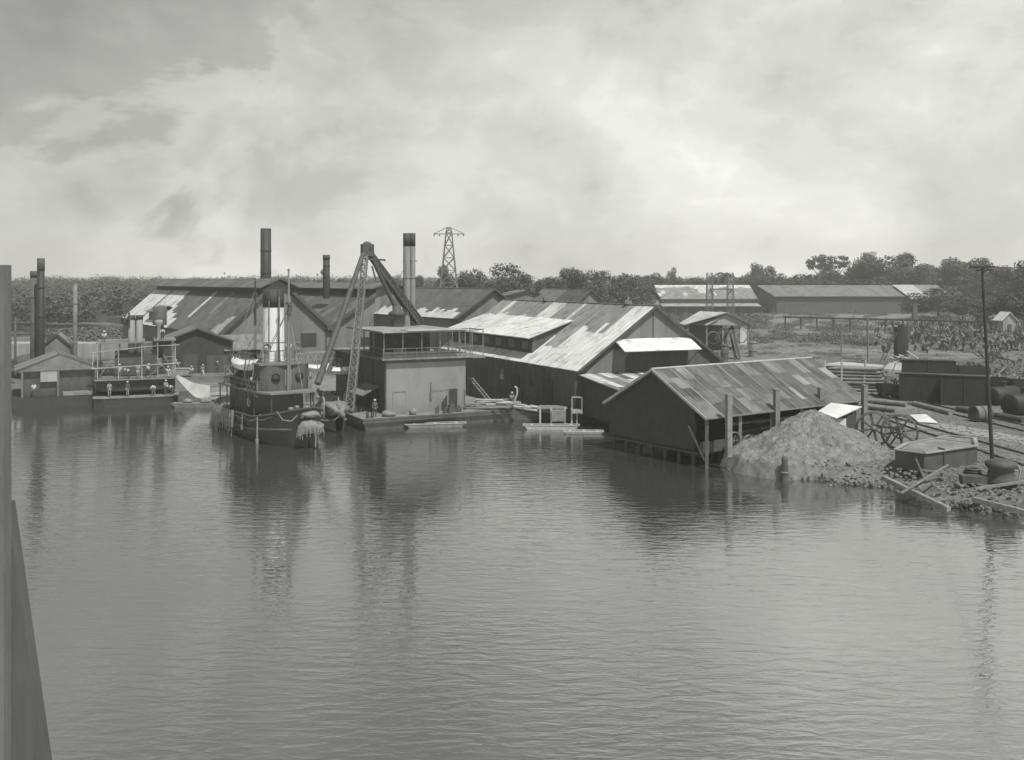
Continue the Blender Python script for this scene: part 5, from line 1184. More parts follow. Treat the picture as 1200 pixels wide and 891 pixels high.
for k,(x0,x1,yt,yb,Y,lab) in enumerate([(1034,1058,452,474,114,'small open wagon at the left end of the dark row'),(1161,1186,443,474,112,'dark open wagon just right of the telegraph pole'),(1187,1222,446,480,110,'dark open wagon cut by the right frame edge'),(1124,1160,430,448,128,'dark wagon behind the largest iron box')]):
    p0, p1 = P(x0,yb,Y), P(x1,yb,Y-1.2); zt_ = P(x0,yt,Y).z; r = thing('open_wagon', lab, 'wagon', ((p0.x+p1.x)/2, Y, 1.3), group='open wagons in the yard'); p0.z = p1.z = 2.0; up_ = Vector((0,0,max(.8,zt_-2.0))); nn = Vector((.2,2.3,0))
    for a_,b_ in ((p0,p1),(p0+nn,p1+nn),(p0,p0+nn),(p1,p1+nn)): g = MB(); g.hexa([a_+Vector((-.05,-.05,0)),b_+Vector((.05,-.05,0)),b_+Vector((.05,.05,0)),a_+Vector((-.05,.05,0))]+[v+up_ for v in (a_+Vector((-.05,-.05,0)),b_+Vector((.05,-.05,0)),b_+Vector((.05,.05,0)),a_+Vector((-.05,.05,0)))]); g.build('side_board', M['pitch'], r)
    g = MB(); g.hexa([p0-Vector((0,0,.2)),p1-Vector((0,0,.2)),p1+nn-Vector((0,0,.2)),p0+nn-Vector((0,0,.2)),p0+Vector((0,0,.3)),p1+Vector((0,0,.3)),p1+nn+Vector((0,0,.3)),p0+nn+Vector((0,0,.3))]); g.build('chassis', M['dark'], r)
    for t_ in (.2,.8):
        for s_ in (.1,.9): c_ = p0.lerp(p1,t_)+nn*s_; c_.z = 1.68; g = MB(); g.lathe([(0,-.07),(.42,-.07),(.46,0),(.42,.07),(0,.07)],c_,14,(0,1,0)); g.build('wheel', M['rust'], r)
# scrap beyond the boxes
for k,(px,py,n_,lab) in enumerate([(1140,440,26,'tangle of scrap iron behind the largest iron box'),(1183,436,26,'scrap iron heap at the right beyond the boilers'),(1165,425,14,'low scatter of scrap in the grass near the pole'),(1045,455,10,'bent scrap beside the pole stack end')]):
    g = MB(); q = random.Random(40+k)
    for j in range(n_*2):
        a = G(px+q.uniform(-14,14),py+q.uniform(-3,6),1.2); e = a+Vector((q.uniform(-1.5,1.5),q.uniform(-.5,.5),q.uniform(.2,1.9)))
        g.tube(a+Vector((0,0,q.uniform(0,.6))),e,q.uniform(.05,.14),n=6)
        if q.random() > .6: g.box(e,(q.uniform(.3,1.1),.4,q.uniform(.2,.6)),q.random()*3)
    solo(g, 'scrap_heap', M['midmetal'] if k % 2 else M['rust'], lab, 'scrap')
# yard machinery by the white hut
for k,(px,yt,yb,wd,lab) in enumerate([(882,401,424,9.5,'upright grey iron tank right of the yard machinery'),(849,404,422,9,'shorter dark upright drum left under the yard machinery')]):
    Y = 168 if k == 0 else 165; a = P(px,yb,Y); a.z = 1.2; t_ = P(px,yt,Y).z; r_ = wd/F*Y/2; r = thing('tank', lab, 'tank', a)
    g = MB(); g.lathe([(r_,0),(r_,t_-1.2),(r_*.7,t_-1.1),(0,t_-1.05)],a,18); g.build('shell', M['midmetal'] if k == 0 else M['dark'], r)
    g = MB()
    for z in (.3,(t_-1.2)/2,t_-1.4): g.lathe([(r_,-.08),(r_*1.05,-.08),(r_*1.05,.08),(r_,.08)],a+Vector((0,0,z)),18)
    g.build('hoop', M['rust'], r)
dk = thing('yard_derrick', 'squat machine with hooped arms and ladder before the white hut', 'machine', P(852,415,166)); g = MB(); Yd = 166
for a_,b_ in [((846,400),(858,382)),((858,382),(866,418)),((850,386),(850,404)),((856,390),(862,420)),((845,386),(868,384)),((838,398),(846,386))]: g.beam(P(*a_,Yd),P(*b_,Yd),.35)
g.build('frame', M['dark'], dk)
g = MB(); lattice(g, P(859,392,165.5), P(866,420,164), .6, .6, 8, .06, .04); g.build('ladder', M['midmetal'], dk)
g = MB()
for c_,r_ in (((836,396),1.1),((868,394),1.2),((846,394),.8)): g.lathe([(r_-.12,-.1),(r_,-.1),(r_,.1),(r_-.12,.1),(r_-.12,-.1)],P(*c_,Yd),20,(0,1,0))
g.build('wheel', M['midmetal'], dk)
g = MB()
for k in range(10): q = random.Random(k+80); a = G(873+q.uniform(-14,20),411+q.uniform(-5,8),1.4); g.tube(a,a+Vector((q.uniform(-4,4),1,q.uniform(0,.3))),.18,n=6)
solo(g, 'log_pile', M['wood'], 'scattered logs between the yard drum and tank', 'logs')
# elevated pipe / flume across the field
fl = thing('pipe_trestle', 'dark pipe carried on short posts across the overgrown field', 'trestle', P(1040,385,250)); g = MB(); a, b_ = P(918,371.5,262), P(1170,378,225); g.beam(a,b_,.5,.4); g.build('pipe', M['dark'], fl)
for k in range(13): g = MB(); pp = a.lerp(b_,k/12+.01 if k < 12 else .99); g.beam((pp.x,pp.y,1.2),(pp.x,pp.y,pp.z),.3); g.build('post', M['dark'], fl)
for k,(px,yt,yb,lab) in enumerate([(986,372,424,'thin bare pole in the field left of the boiler'),(1017,372,418,'thin bare pole in the field nearest the boiler ladder'),(1000,356,386,'dark stump-like post by the brick warehouse wall')]):
    Y = 150 if k < 2 else 300; a = P(px,yt,Y); g = MB(); g.tube((a.x,Y,1.2),a,.13,.1,8); solo(g, 'field_pole', M['wood'], lab, 'pole')
g = MB(); a = P(1072,357,300); g.box((a.x,300,(a.z+1.2)/2),(1.3,1.3,a.z-1.2)); g.box((a.x,300,a.z+.1),(1.6,1.6,.25)); solo(g, 'brick_pier', M['brick'], 'square brick pier at the right of the brick warehouse', 'pier')
g = MB(); q = random.Random(77)
a = P(1183,372,240); wc = thing('white_cottage', 'tiny white gabled cottage among trees at the right edge', 'cottage', (a.x,240,1.2)); 
g.add([(a.x-1.6,240,1.2),(a.x+1.6,240,1.2),(a.x+1.6,240,5.2),(a.x,240,7),(a.x-1.6,240,5.2)]+[(a.x-1.6-.8,242.8,1.2),(a.x+1.6-.8,242.8,1.2),(a.x+1.6-.8,242.8,5.2),(a.x-.8,242.8,7),(a.x-1.6-.8,242.8,5.2)],[(0,1,2,3,4),(9,8,7,6,5),(0,5,6,1),(1,6,7,2),(2,7,8,3),(3,8,9,4),(4,9,5,0)]); g.build('wall', M['wallpale'], wc)
g = MB(); g.slab([(a.x-2,239.6,5.0),(a.x,239.6,7.15),(a.x-.8,243,7.15),(a.x-2.8,243,5.0)],.15); g.slab([(a.x+2,239.6,5.0),(a.x,239.6,7.15),(a.x-.8,243,7.15),(a.x+1.2,243,5.0)],.15); g.build('roof', M['white'], wc)
g = MB(); g.box((a.x,239.95,3.4),(1.0,.06,1.4)); g.build('door', M['dark'], wc)

for k,(px,Y,rx,rz_,lab) in enumerate([(72,132,3.2,1.6,'coal heap beside the slim pale stack'),(100,142,4.0,2.0,'larger dark coal heap behind the quay crowd'),(126,137,2.6,1.4,'small coal heap behind the steamer'),(25,140,5,2.4,'dark coal heap at the left frame edge'),(58,150,5,2.6,'coal heap furthest back on the left quay')]):
    a = P(px,0,Y); g = MB(); g.blob((a.x,Y,1.2),(rx,rx*.8,rz_),60+k,4,.5)
    q = random.Random(k)
    for j in range(60): th = q.random()*6.28; e = q.random()**.5*rx; g.box((a.x+e*math.cos(th),Y+e*.8*math.sin(th),1.25+rz_*max(0,1-(e/rx)**2)**.5),(.35,.3,.25),q.random()*3)
    solo(g, 'coal_heap', M['dark'], lab, 'coal heap', 'coal heaps on the left quay')
g = MB(); q = random.Random(9)
for k in range(30): a = atY_(q.uniform(62,125),q.uniform(123,130),1.3+q.random()*.8) if False else P(q.uniform(62,125),0,q.uniform(123.5,130)); a.z = 1.3+q.random()*.8; g.tube(a,a+Vector((q.uniform(-3,3),q.uniform(-.5,.5),q.uniform(-.3,.8))),q.uniform(.05,.15),n=6)
solo(g, 'scrap_heap', M['rust'], 'low tangle of scrap along the left quay below the crowd', 'scrap')
a = P(165,0,172); g = MB(); g.box((P(90,0,178).x,178,2.4),(26,6,2.4)); solo(g, 'boundary_shed', M['wallpale'], 'long low pale wall of a shed glimpsed behind the slim stack', 'wall')
# dolphin at the far left foreground
dl = thing('mooring_dolphin', 'pale weathered post with a dark slanting timber rising at the left edge', 'dolphin', (-10.6,20,0)); Yd = 20
g = MB()
x0 = P(-6,0,Yd).x; x1 = P(9,0,Yd).x
g.box(((x0+x1)/2,Yd,(15.3-1)/2),(x1-x0,.3,16.3)); g.build('post', mat('silvery_timber', .13, .3, 2.0, rough=.8, streak=.2), dl)
g = MB()
g = MB(); e0 = P(9,590,Yd+.2); e1 = P(54,905,Yd+.2); e2 = Vector((P(140,0,Yd).x,Yd+.2,-.5)) 
dd = (e1-e0).normalized(); e3 = e0+dd*18; xl = P(-30,0,Yd).x
pl = [(e0.x,e0.z),(e3.x,e3.z),(xl,e3.z),(xl,e0.z)]
g.add([(x,Yd+.16,z) for x,z in pl]+[(x,Yd+.5,z) for x,z in pl],[(0,1,2,3),(7,6,5,4),(0,4,5,1),(1,5,6,2),(2,6,7,3),(3,7,4,0)]); g.build('slanting_fender', M['wall'], dl)

# ---------------------------------------------------------------- people
def skin_obj(pts, edges, radii, m, name):
    me = bpy.data.meshes.new(name); me.from_pydata(pts, edges, []); o = bpy.data.objects.new(name, me); C.objects.link(o)
    md = o.modifiers.new('skin', 'SKIN'); 
    for v, r in zip(me.skin_vertices[0].data, radii): v.radius = (r[0], r[1]) if hasattr(r, '__len__') else (r, r)
    me.skin_vertices[0].data[0].use_root = True; s_ = o.modifiers.new('sub', 'SUBSURF'); s_.levels = 1; s_.render_levels = 1
    dg_ = bpy.context.evaluated_depsgraph_get(); dg_.update(); ev = bpy.data.meshes.new_from_object(o.evaluated_get(dg_)); bpy.data.objects.remove(o)
    ev.polygons.foreach_set('use_smooth', [True]*len(ev.polygons)); ev.materials.clear(); ev.materials.append(m); ev.name = name; return ev
def person_proto(pose):
    """returns meshes body, shirt, trousers, hat for one pose; feet at the origin"""
    if pose == 'stand':
        J = dict(pel=(0,0,.92),chest=(0,0,1.3),neck=(0,-.01,1.5),head=(0,-.03,1.62),top=(0,-.02,1.7),
                 ls=(.19,0,1.42),le=(.26,-.03,1.14),lh=(.24,-.12,.9),rs=(-.19,0,1.42),re=(-.25,-.02,1.14),rh=(-.27,-.1,.9),
                 lk=(.1,-.03,.5),la=(.11,.02,.08),lf=(.13,-.14,.04),rk=(-.1,-.01,.5),ra=(-.12,.04,.08),rf=(-.14,-.12,.04),lp=(.1,0,.86),rp=(-.1,0,.86))
    elif pose == 'walk':
        J = dict(pel=(0,0,.9),chest=(0,-.05,1.27),neck=(0,-.08,1.47),head=(0,-.12,1.59),top=(0,-.12,1.68),
                 ls=(.19,-.05,1.4),le=(.27,.08,1.15),lh=(.25,.1,.93),rs=(-.19,-.05,1.4),re=(-.26,-.16,1.16),rh=(-.22,-.35,1.05),
                 lk=(.1,-.2,.5),la=(.1,-.22,.08),lf=(.1,-.38,.04),rk=(-.1,.08,.48),ra=(-.1,.34,.14),rf=(-.1,.26,.03),lp=(.1,0,.85),rp=(-.1,0,.85))
    elif pose == 'bend':
        J = dict(pel=(0,.12,.85),chest=(0,-.18,1.08),neck=(0,-.34,1.16),head=(0,-.46,1.14),top=(0,-.52,1.12),
                 ls=(.19,-.26,1.1),le=(.25,-.32,.83),lh=(.18,-.42,.6),rs=(-.19,-.26,1.1),re=(-.25,-.32,.83),rh=(-.16,-.44,.6),
                 lk=(.12,-.03,.48),la=(.14,.06,.08),lf=(.16,-.1,.04),rk=(-.12,.0,.48),ra=(-.14,.08,.08),rf=(-.16,-.08,.04),lp=(.1,.12,.8),rp=(-.1,.12,.8))
    else:  # sit, hips at .45
        J = dict(pel=(0,.1,.5),chest=(0,.06,.86),neck=(0,.03,1.06),head=(0,0,1.18),top=(0,0,1.27),
                 ls=(.19,.05,.98),le=(.26,-.05,.72),lh=(.16,-.28,.62),rs=(-.19,.05,.98),re=(-.26,-.05,.72),rh=(-.16,-.28,.62),
                 lk=(.13,-.36,.52),la=(.13,-.38,.09),lf=(.13,-.52,.04),rk=(-.13,-.36,.52),ra=(-.13,-.4,.09),rf=(-.13,-.54,.04),lp=(.1,.06,.47),rp=(-.1,.06,.47))
    order = list(J); ix = {k:i for i,k in enumerate(order)}
    E = [('pel','chest'),('chest','neck'),('neck','head'),('head','top'),('chest','ls'),('ls','le'),('le','lh'),('chest','rs'),('rs','re'),('re','rh'),('pel','lp'),('lp','lk'),('lk','la'),('la','lf'),('pel','rp'),('rp','rk'),('rk','ra'),('ra','rf')]
    Rr = dict(pel=(.15,.11),chest=(.17,.12),neck=.06,head=.1,top=.08,ls=.07,le=.045,lh=.04,rs=.07,re=.045,rh=.04,lk=.06,la=.042,lf=.04,rk=.06,ra=.042,rf=.04,lp=.09,rp=.09)
    body = skin_obj([J[k] for k in order], [(ix[a],ix[b]) for a,b in E], [Rr[k] for k in order], M['skin'], 'body')
    def sub(keys, extra, name, m):
        ks_ = keys; id_ = {k:i for i,k in enumerate(ks_)}; es = [(id_[a],id_[b]) for a,b in E if a in id_ and b in id_]
        rr = [tuple(x+extra for x in (Rr[k] if hasattr(Rr[k],'__len__') else (Rr[k],)*2)) for k in ks_]
        return skin_obj([J[k] for k in ks_], es, rr, m, name)
    shirt = sub(['chest','pel','ls','le','rs','re'], .03, 'shirt', M['cloth'])
    tro = sub(['pel','lp','lk','la','rp','rk','ra'], .025, 'trousers', M['cloth'])
    g = MB(); hx = Vector(J['head'])+(Vector(J['top'])-Vector(J['head'])).normalized()*.05; ax = (Vector(J['top'])-Vector(J['head']))
    g.lathe([(.17,0),(.165,.015),(.12,.03),(.11,.12),(.06,.15),(0,.15)], hx, 14, ax); g.lathe([(0,-.003),(.17,0)], hx, 14, ax)
    me = bpy.data.meshes.new('hat'); me.from_pydata(g.v, [], g.f); me.materials.append(M['cloth'])
    return [('body',body),('shirt',shirt),('trousers',tro),('hat',me)]
protos = {k: person_proto(k) for k in ('stand','walk','bend','sit')}
tone_cache = {}
def toned(me, m):
    key = (me.name, m.name)
    if key not in tone_cache: c = me.copy(); c.materials.clear(); c.materials.append(m); tone_cache[key] = c
    return tone_cache[key]
def person(pose, loc, rz, shirt, tro, hat, label, group=None, scale=1.0):
    r = thing('person', label, 'person', loc, rz, group); r.scale = (scale,)*3
    for n_, me in protos[pose]:
        if n_ == 'hat' and hat is None: continue
        m_ = {'body':M['skin'],'shirt':M[shirt],'trousers':M[tro],'hat':M[hat or 'cloth']}[n_]
        o = bpy.data.objects.new(n_, toned(me, m_)); C.objects.link(o); o.parent = r
    return r
def on(px, py, z): return G(px, py, z)
def atY(px, Y, z): a = P(px,0,Y); return Vector((a.x, Y, z))
person('walk', on(237.5,442,1.45), .5, 'clothmid','cloth','cloth', 'person in white trousers walking on the quay before the boat shed')
person('sit', on(224.5,440,1.45), .2, 'cloth','trouser','cloth', 'person in white shirt and hat seated on the quay left of the walker')
person('stand', on(255,438,1.45), -.3, 'trouser','trouser','cloth', 'person in dark clothes with white hat at the slatted annexe')
person('stand', fB(1.3,-.7,1.25), 0, 'cloth','trouser',None, 'bareheaded person in white shirt in the float shed doorway')
stt = lambda x,y,z: st.matrix_basis@Vector((x,y,z))
for args in [('stand',stt(-1.9,1.7,3.12),.3,'cloth','clothmid','cloth','person in white standing at the steamer rail, leftmost of the row'),
    ('bend',stt(-.9,2.1,3.12),-.5,'cloth','trouser','cloth','stooping person in white shirt on the steamer middle deck'),
    ('stand',stt(.2,1.8,3.12),.1,'clothmid','cloth',None,'person in grey shirt and pale trousers below the steamer funnels'),
    ('walk',stt(1.3,1.7,3.12),1.2,'cloth','trouser','cloth','person in white shirt walking right of the steamer funnels'),
    ('sit',stt(3.6,1.9,3.12),.8,'cloth','cloth','cloth','person in white sitting at the right end of the steamer deck'),
    ('sit',stt(-3.7,6,7.36),.2,'cloth','trouser','cloth','person in white sitting on top of the steamer awning at left'),
    ('bend',stt(3.0,5,7.58),.4,'cloth','trouser','cloth','stooping person in white on the steamer roof by the round tank'),
    ('bend',stt(1.9,.5,1.13),.2,'cloth','clothmid','cloth','stooping person in white on the steamer low foredeck'),
    ('stand',stt(3.3,.8,1.13),.9,'clothmid','trouser','cloth','person with white hat at the right corner of the foredeck'),
    ('bend',stt(4.0,.6,1.13),-.9,'cloth','trouser','cloth','crouching person at the outermost corner of the steamer foredeck'),
    ('stand',stt(-1.0,.7,1.13),-.2,'trouser','clothmid','cloth','person in dark shirt at the middle of the low foredeck'),
    ('stand',stt(-3.0,.9,1.13),.6,'clothmid','clothmid',None,'bareheaded person in grey on the left of the foredeck')]:
    person(*args)
for args in [('stand',atY(104,124,1.2),.3,'cloth','trouser','cloth','person in white shirt and hat nearest the steamer on the quay crowd'),
    ('walk',atY(92,126,1.2),1.2,'clothmid','trouser','cloth','person in grey walking with the quay crowd by the slim stack'),
    ('stand',atY(97,131,1.2),-.3,'cloth','clothmid',None,'person in white behind the walker on the left quay'),
    ('stand',atY(108,135,1.2),.1,'clothmid','cloth','cloth','person in pale trousers furthest back in the quay crowd'),
    ('bend',atY(113,123,1.2),.7,'cloth','trouser','cloth','stooping person in white shirt beside the steamer bow'),
    ('stand',atY(83,134,1.2),.2,'clothmid','trouser','cloth','person in hat left of the slim stack on the quay'),
    ('sit',atY(118,127,1.2),.4,'cloth','cloth',None,'bareheaded person in white sitting at the quay edge'),
    ('stand',atY(120,121.9,1.2),.4,'trouser','trouser','cloth','person in dark clothes and pale hat behind the steamer stern')]:
    person(*args)
tg = lambda x,y,z: tug.matrix_basis@Vector((x,y,z))
person('stand', tg(-5.9,2.65,4.68), 1.3, 'clothmid','trouser',None, 'bareheaded person at the right side of the tug wheelhouse')
person('bend', tg(-7.5,-2.5,4.68), .8, 'cloth','trouser',None, 'stooping person in white on the tug side deck')
person('stand', bg_(1.5,1.0,1.18), .5, 'trouser','trouser','cloth', 'person in dark clothes at the left corner of the barge deck')
person('sit', on(600,474,1.3), .5, 'clothmid','trouser','cloth', 'seated person on the pole tangle near the curved davit')

# ---------------------------------------------------------------- vegetation
def leaves(centres, n, size, rs, squash=.75, seed=0):
    """numpy cloud of leaf-clump quads on the shells of the given lobes (centre, radius)"""
    g_ = np.random.default_rng(seed); V = []; 
    tot = sum(r**2 for _, r in centres)
    for c, r in centres:
        k = max(8, int(n*r*r/tot)); d_ = g_.normal(size=(k,3)); d_ /= np.linalg.norm(d_,axis=1)[:,None]; rad = r*(1-.45*g_.random(k)**2.2)*(1+.12*g_.normal(size=k))
        p_ = np.array(c)+d_*rad[:,None]*np.array([1,1,squash]); s_ = size*(.5+g_.random(k))
        nrm = d_+.7*g_.normal(size=(k,3)); nrm[:,2] += .5; nrm /= np.linalg.norm(nrm,axis=1)[:,None]
        a_ = np.cross(nrm, g_.normal(size=(k,3))); a_ /= np.linalg.norm(a_,axis=1)[:,None]; b_ = np.cross(nrm,a_)
        a_ *= s_[:,None]; b_ *= (s_*.7)[:,None]
        V.append(np.stack([p_-a_*.9, p_-b_, p_+a_, p_+b_*.8], 1))
    V = np.concatenate(V).reshape(-1,3); return V
def leaf_mesh(V, m, name='crown'):
    n = len(V)//4; me = bpy.data.meshes.new(name); me.vertices.add(len(V)); me.vertices.foreach_set('co', V.ravel().astype(np.float32))
    me.loops.add(4*n); me.loops.foreach_set('vertex_index', np.arange(4*n, dtype=np.int32)); me.polygons.add(n)
    me.polygons.foreach_set('loop_start', np.arange(0,4*n,4,dtype=np.int32)); me.update(calc_edges=True); me.materials.append(m); return me
def lobes(kind, q):
    L = []
    if kind == 'round':
        for k in range(26): th = q.random()*6.28; r = math.sqrt(q.random())*.72; L.append(((r*math.cos(th),r*math.sin(th),q.uniform(.50,.90)-r*r*.42),q.uniform(.20,.34)))
    elif kind == 'flat':
        for k in range(44): th = q.random()*6.28; r = math.sqrt(q.random())*.85; L.append(((r*math.cos(th),r*math.sin(th),.86+q.uniform(-.09,.07)-.12*r*r),q.uniform(.10,.22)))
        for k in range(6): th = q.random()*6.28; r = q.uniform(.1,.5); L.append(((r*math.cos(th),r*math.sin(th),q.uniform(.55,.75)),q.uniform(.10,.2)))
    elif kind == 'tall':
        for k in range(20): th = q.random()*6.28; r = q.uniform(0,.6); z = q.uniform(.3,.93); L.append(((r*math.cos(th)*(1.25-z*.6),r*math.sin(th)*(1.25-z*.6),z),q.uniform(.16,.36)))
    elif kind == 'sparse':
        for k in range(9): th = q.random()*6.28; r = q.uniform(.1,.7); L.append(((r*math.cos(th),r*math.sin(th),q.uniform(.62,.95)),q.uniform(.08,.2)))
    return L
def make_tree(kind, seed):
    q = random.Random(seed); L = lobes(kind, q); n = {'round':7000,'flat':3600,'tall':5000,'sparse':500}[kind]
    V = leaves(L, n, .034, 1, {'flat':.2,'sparse':.2}.get(kind,.34), seed); zc = V.reshape(-1,4,3).mean(1)[:,None,:]; V = ((V.reshape(-1,4,3)-zc)*np.array([1,1,.5])+zc).reshape(-1,3); cm = leaf_mesh(V, LEAF)
    g = MB(); g.tube((0,0,-.02),(0.01,0,.42),.035,.025,8)
    for c, r in L[:9]: g.tube((.01,0,q.uniform(.28,.42)), (c[0]*.9,c[1]*.9,c[2]-r*.3), .014,.006,5)
    tm = bpy.data.meshes.new('trunk'); tm.from_pydata(g.v,[],g.f); tm.materials.append(M['trunk']); return cm, tm
def make_palm(seed):
    q = random.Random(seed); g = MB(); g.path([(0,0,0),(.01,0,.3),(.03,0,.6),(.06,0,.86)],.02)
    tm = bpy.data.meshes.new('trunk'); tm.from_pydata(g.v,[],g.f); tm.materials.append(M['trunk']); c = MB()
    for k in range(16):
        th = k*.8+q.random()*.3; up_ = q.uniform(-.1,.5); prev = None; ln = .34
        for j in range(6):
            t_ = j/5; p_ = Vector((.06+math.cos(th)*ln*t_, math.sin(th)*ln*t_, .86+up_*ln*t_*1.3-.30*t_*t_)); sd_ = Vector((-math.sin(th),math.cos(th),0))*.035*(1-t_*.7)
            cur = (p_-sd_-Vector((0,0,.02)), p_, p_+sd_-Vector((0,0,.02)))
            if prev: c.add([prev[0],prev[1],cur[1],cur[0]],[(0,1,2,3)]); c.add([prev[1],prev[2],cur[2],cur[1]],[(0,1,2,3)])
            prev = cur
    cm = bpy.data.meshes.new('crown'); cm.from_pydata(c.v,[],c.f); cm.materials.append(LEAF); return cm, tm
TR = {('round',i):make_tree('round',i+1) for i in range(5)}; TR.update({('flat',i):make_tree('flat',i+11) for i in range(2)}); TR.update({('tall',i):make_tree('tall',i+21) for i in range(3)}); TR.update({('sparse',i):make_tree('sparse',i+31) for i in range(2)}); TR.update({('palm',i):make_palm(i) for i in range(2)})
def tree(px, top, wpx, Y, kind, var, label, cat='tree', z=1.2, name=None):
    a = P(px, top, Y); h_ = a.z-z; wd = wpx/F*Y/2/.82*(1.28 if kind in ('round','tall') and px > 500 else 1); cm, tm = TR[(kind,var)]
    r = thing(name or {'palm':'palm_tree','flat':'umbrella_tree'}.get(kind,'broadleaf_tree'), label, cat, (a.x,Y,z), rnd.random()*6.28, 'trees beyond the yards')
    if kind == 'palm': wd = h_
    r.scale = (wd,wd,h_)
    for n_, me in (('crown',cm),('trunk',tm)): o = bpy.data.objects.new(n_, me); C.objects.link(o); o.parent = r
    return r
TL = [(262,317,16,420,'sparse',0,'tiny sparse tree sticking up over the far left woods'),
 (373,314,22,330,'sparse',1,'thin tree showing right of the shorter dark chimney'),
 (398,321,26,340,'round',0,'low rounded tree behind the derrick boom'),(455,320,30,330,'round',1,'low tree between derrick head and twin funnels'),
 (492,319,28,300,'round',2,'round tree just right of the twin funnels'),(520,313,26,300,'tall',0,'dark tree directly behind the power tower'),
 (553,312,36,290,'round',3,'rounded tree first right of the power tower'),(596,305,54,280,'round',4,'tallest spreading tree behind the storehouse gable'),
 (618,315,34,285,'round',0,'tree joined to the right of the tallest spreading tree'),(642,320,34,290,'round',1,'lower bushy tree above the small warehouse roof'),
 (672,310,44,285,'round',2,'broad domed tree above the big shed ridge'),(702,316,34,290,'tall',1,'upright tree right of the broad domed tree'),
 (728,317,38,300,'round',3,'bushy tree above the right end of the shed ridge'),(748,320,30,310,'round',4,'small tree just left of the glazed warehouse'),
 (771,315,30,430,'round',0,'rounded tree behind the glazed warehouse'),(790,313,18,430,'tall',2,'narrow tree standing right behind the warehouse ridge'),
 (812,322,30,440,'round',1,'low tree over the long warehouse left part'),(838,321,24,450,'round',2,'low tree left of the palm beyond the warehouse'),
 (852,314,16,440,'palm',0,'palm standing up over the long warehouse ridge'),(846,319,12,445,'palm',1,'shorter palm left of the standing palm'),
 (868,321,26,440,'round',3,'low tree right of the palms'),(888,305,22,450,'round',3,'slim tall tree left of the rounded pair'),
 (903,309,26,450,'round',4,'rounded tree beside the slim tall tree'),(935,317,50,455,'round',0,'wide low tree behind the brick warehouse left part'),
 (971,294,44,460,'flat',0,'flat-topped umbrella tree rising alone over the brick warehouse'),(965,312,46,450,'round',1,'bushy mass below the umbrella tree'),
 (1000,308,34,450,'round',2,'rounded tree right of the umbrella tree'),(1015,289,24,445,'round',1,'small crown sticking highest left of the big clump'),
 (1035,297,58,440,'round',3,'large dense clump tree above the warehouse right part'),(1064,292,40,445,'round',2,'open crown at right of the large clump'),
 (1085,316,40,430,'round',4,'low tree in the dip between the two great crowns'),(1111,296,54,425,'round',0,'great dark dome-shaped tree left of the telegraph pole'),
 (1130,302,34,420,'round',1,'crown merging right of the great dark dome'),(1152,302,40,400,'tall',1,'open-topped tree behind the telegraph pole crossarm'),
 (1182,308,44,330,'round',2,'near tall tree between telegraph pole and frame edge'),(1206,297,50,300,'round',3,'tallest tree cut by the right frame edge'),
 (1100,335,60,330,'round',4,'bushy undergrowth tree at the end of the goods shed'),(1128,345,44,300,'tall',2,'loose-leaved tree left of the telegraph pole shaft'),
 (1172,345,60,260,'round',1,'leafy bush-tree behind the white cottage'),(1205,335,60,250,'round',0,'dense bush-tree at the right edge above the cottage')]
for a in TL: tree(*a)
# distant woods as one mass
g_ = np.random.default_rng(5); Vs = []; q = random.Random(99)
base = [leaves([((0,0,0),1.0)]+[((.7*math.cos(t_),.7*math.sin(t_),q.uniform(-.2,.3)),.5) for t_ in np.arange(0,6.2,1.3)], 760, .07, 1, .7, s_) for s_ in range(5)]
def clump(x,y,z,r,h_): V = base[q.randrange(5)]; a_ = q.random()*6.28; c_,s_ = math.cos(a_),math.sin(a_); W_ = np.stack([(V[:,0]*c_-V[:,1]*s_)*r+x,(V[:,0]*s_+V[:,1]*c_)*r+y,V[:,2]*h_+z],1); Vs.append(W_)
for k in range(620):
    Y = 240+500*q.random()**1.0; px = q.uniform(-60,480)
    if Y < 330 and px > 150: continue
    if Y < 262 and px > 90: continue
    ht = 8+7*(Y-240)/400+q.uniform(-1.5,2.5)
    if px > 290: ht += 1.0
    ht += 3.5*mn.noise(Vector((px*.035,Y*.01,0)))+2.5*mn.noise(Vector((px*.12,4,0)))
    ht = min(ht, 15+ (6+q.uniform(-2,2))/F*Y)
    x = P(px,0,Y).x; r = q.uniform(5,8.5); clump(x,Y,1.2+ht*.62,r,ht*.42)
for k in range(330):
    Y = 455+270*q.random(); px = q.uniform(470,1300); ht = 15+q.uniform(-2,3)+(5 if px > 985 else 0); x = P(px,0,Y).x; clump(x,Y,1.2+ht*.58,q.uniform(6,9),ht*.45)
for k in range(160):
    Y = q.uniform(292,330); px = q.uniform(490,725); x = P(px,0,Y).x; clump(x,Y,7,q.uniform(5,7),6.5)
for k in range(90):
    Y = q.uniform(405,440); px = q.uniform(1070,1330); x = P(px,0,Y).x; clump(x,Y,8,q.uniform(6,8),7.5)
o = bpy.data.objects.new('woods', leaf_mesh(np.concatenate(Vs), LEAF, 'woods')); C.objects.link(o); tag(o, 'continuous far-off jungle woods along the horizon', 'woods', kind='stuff')
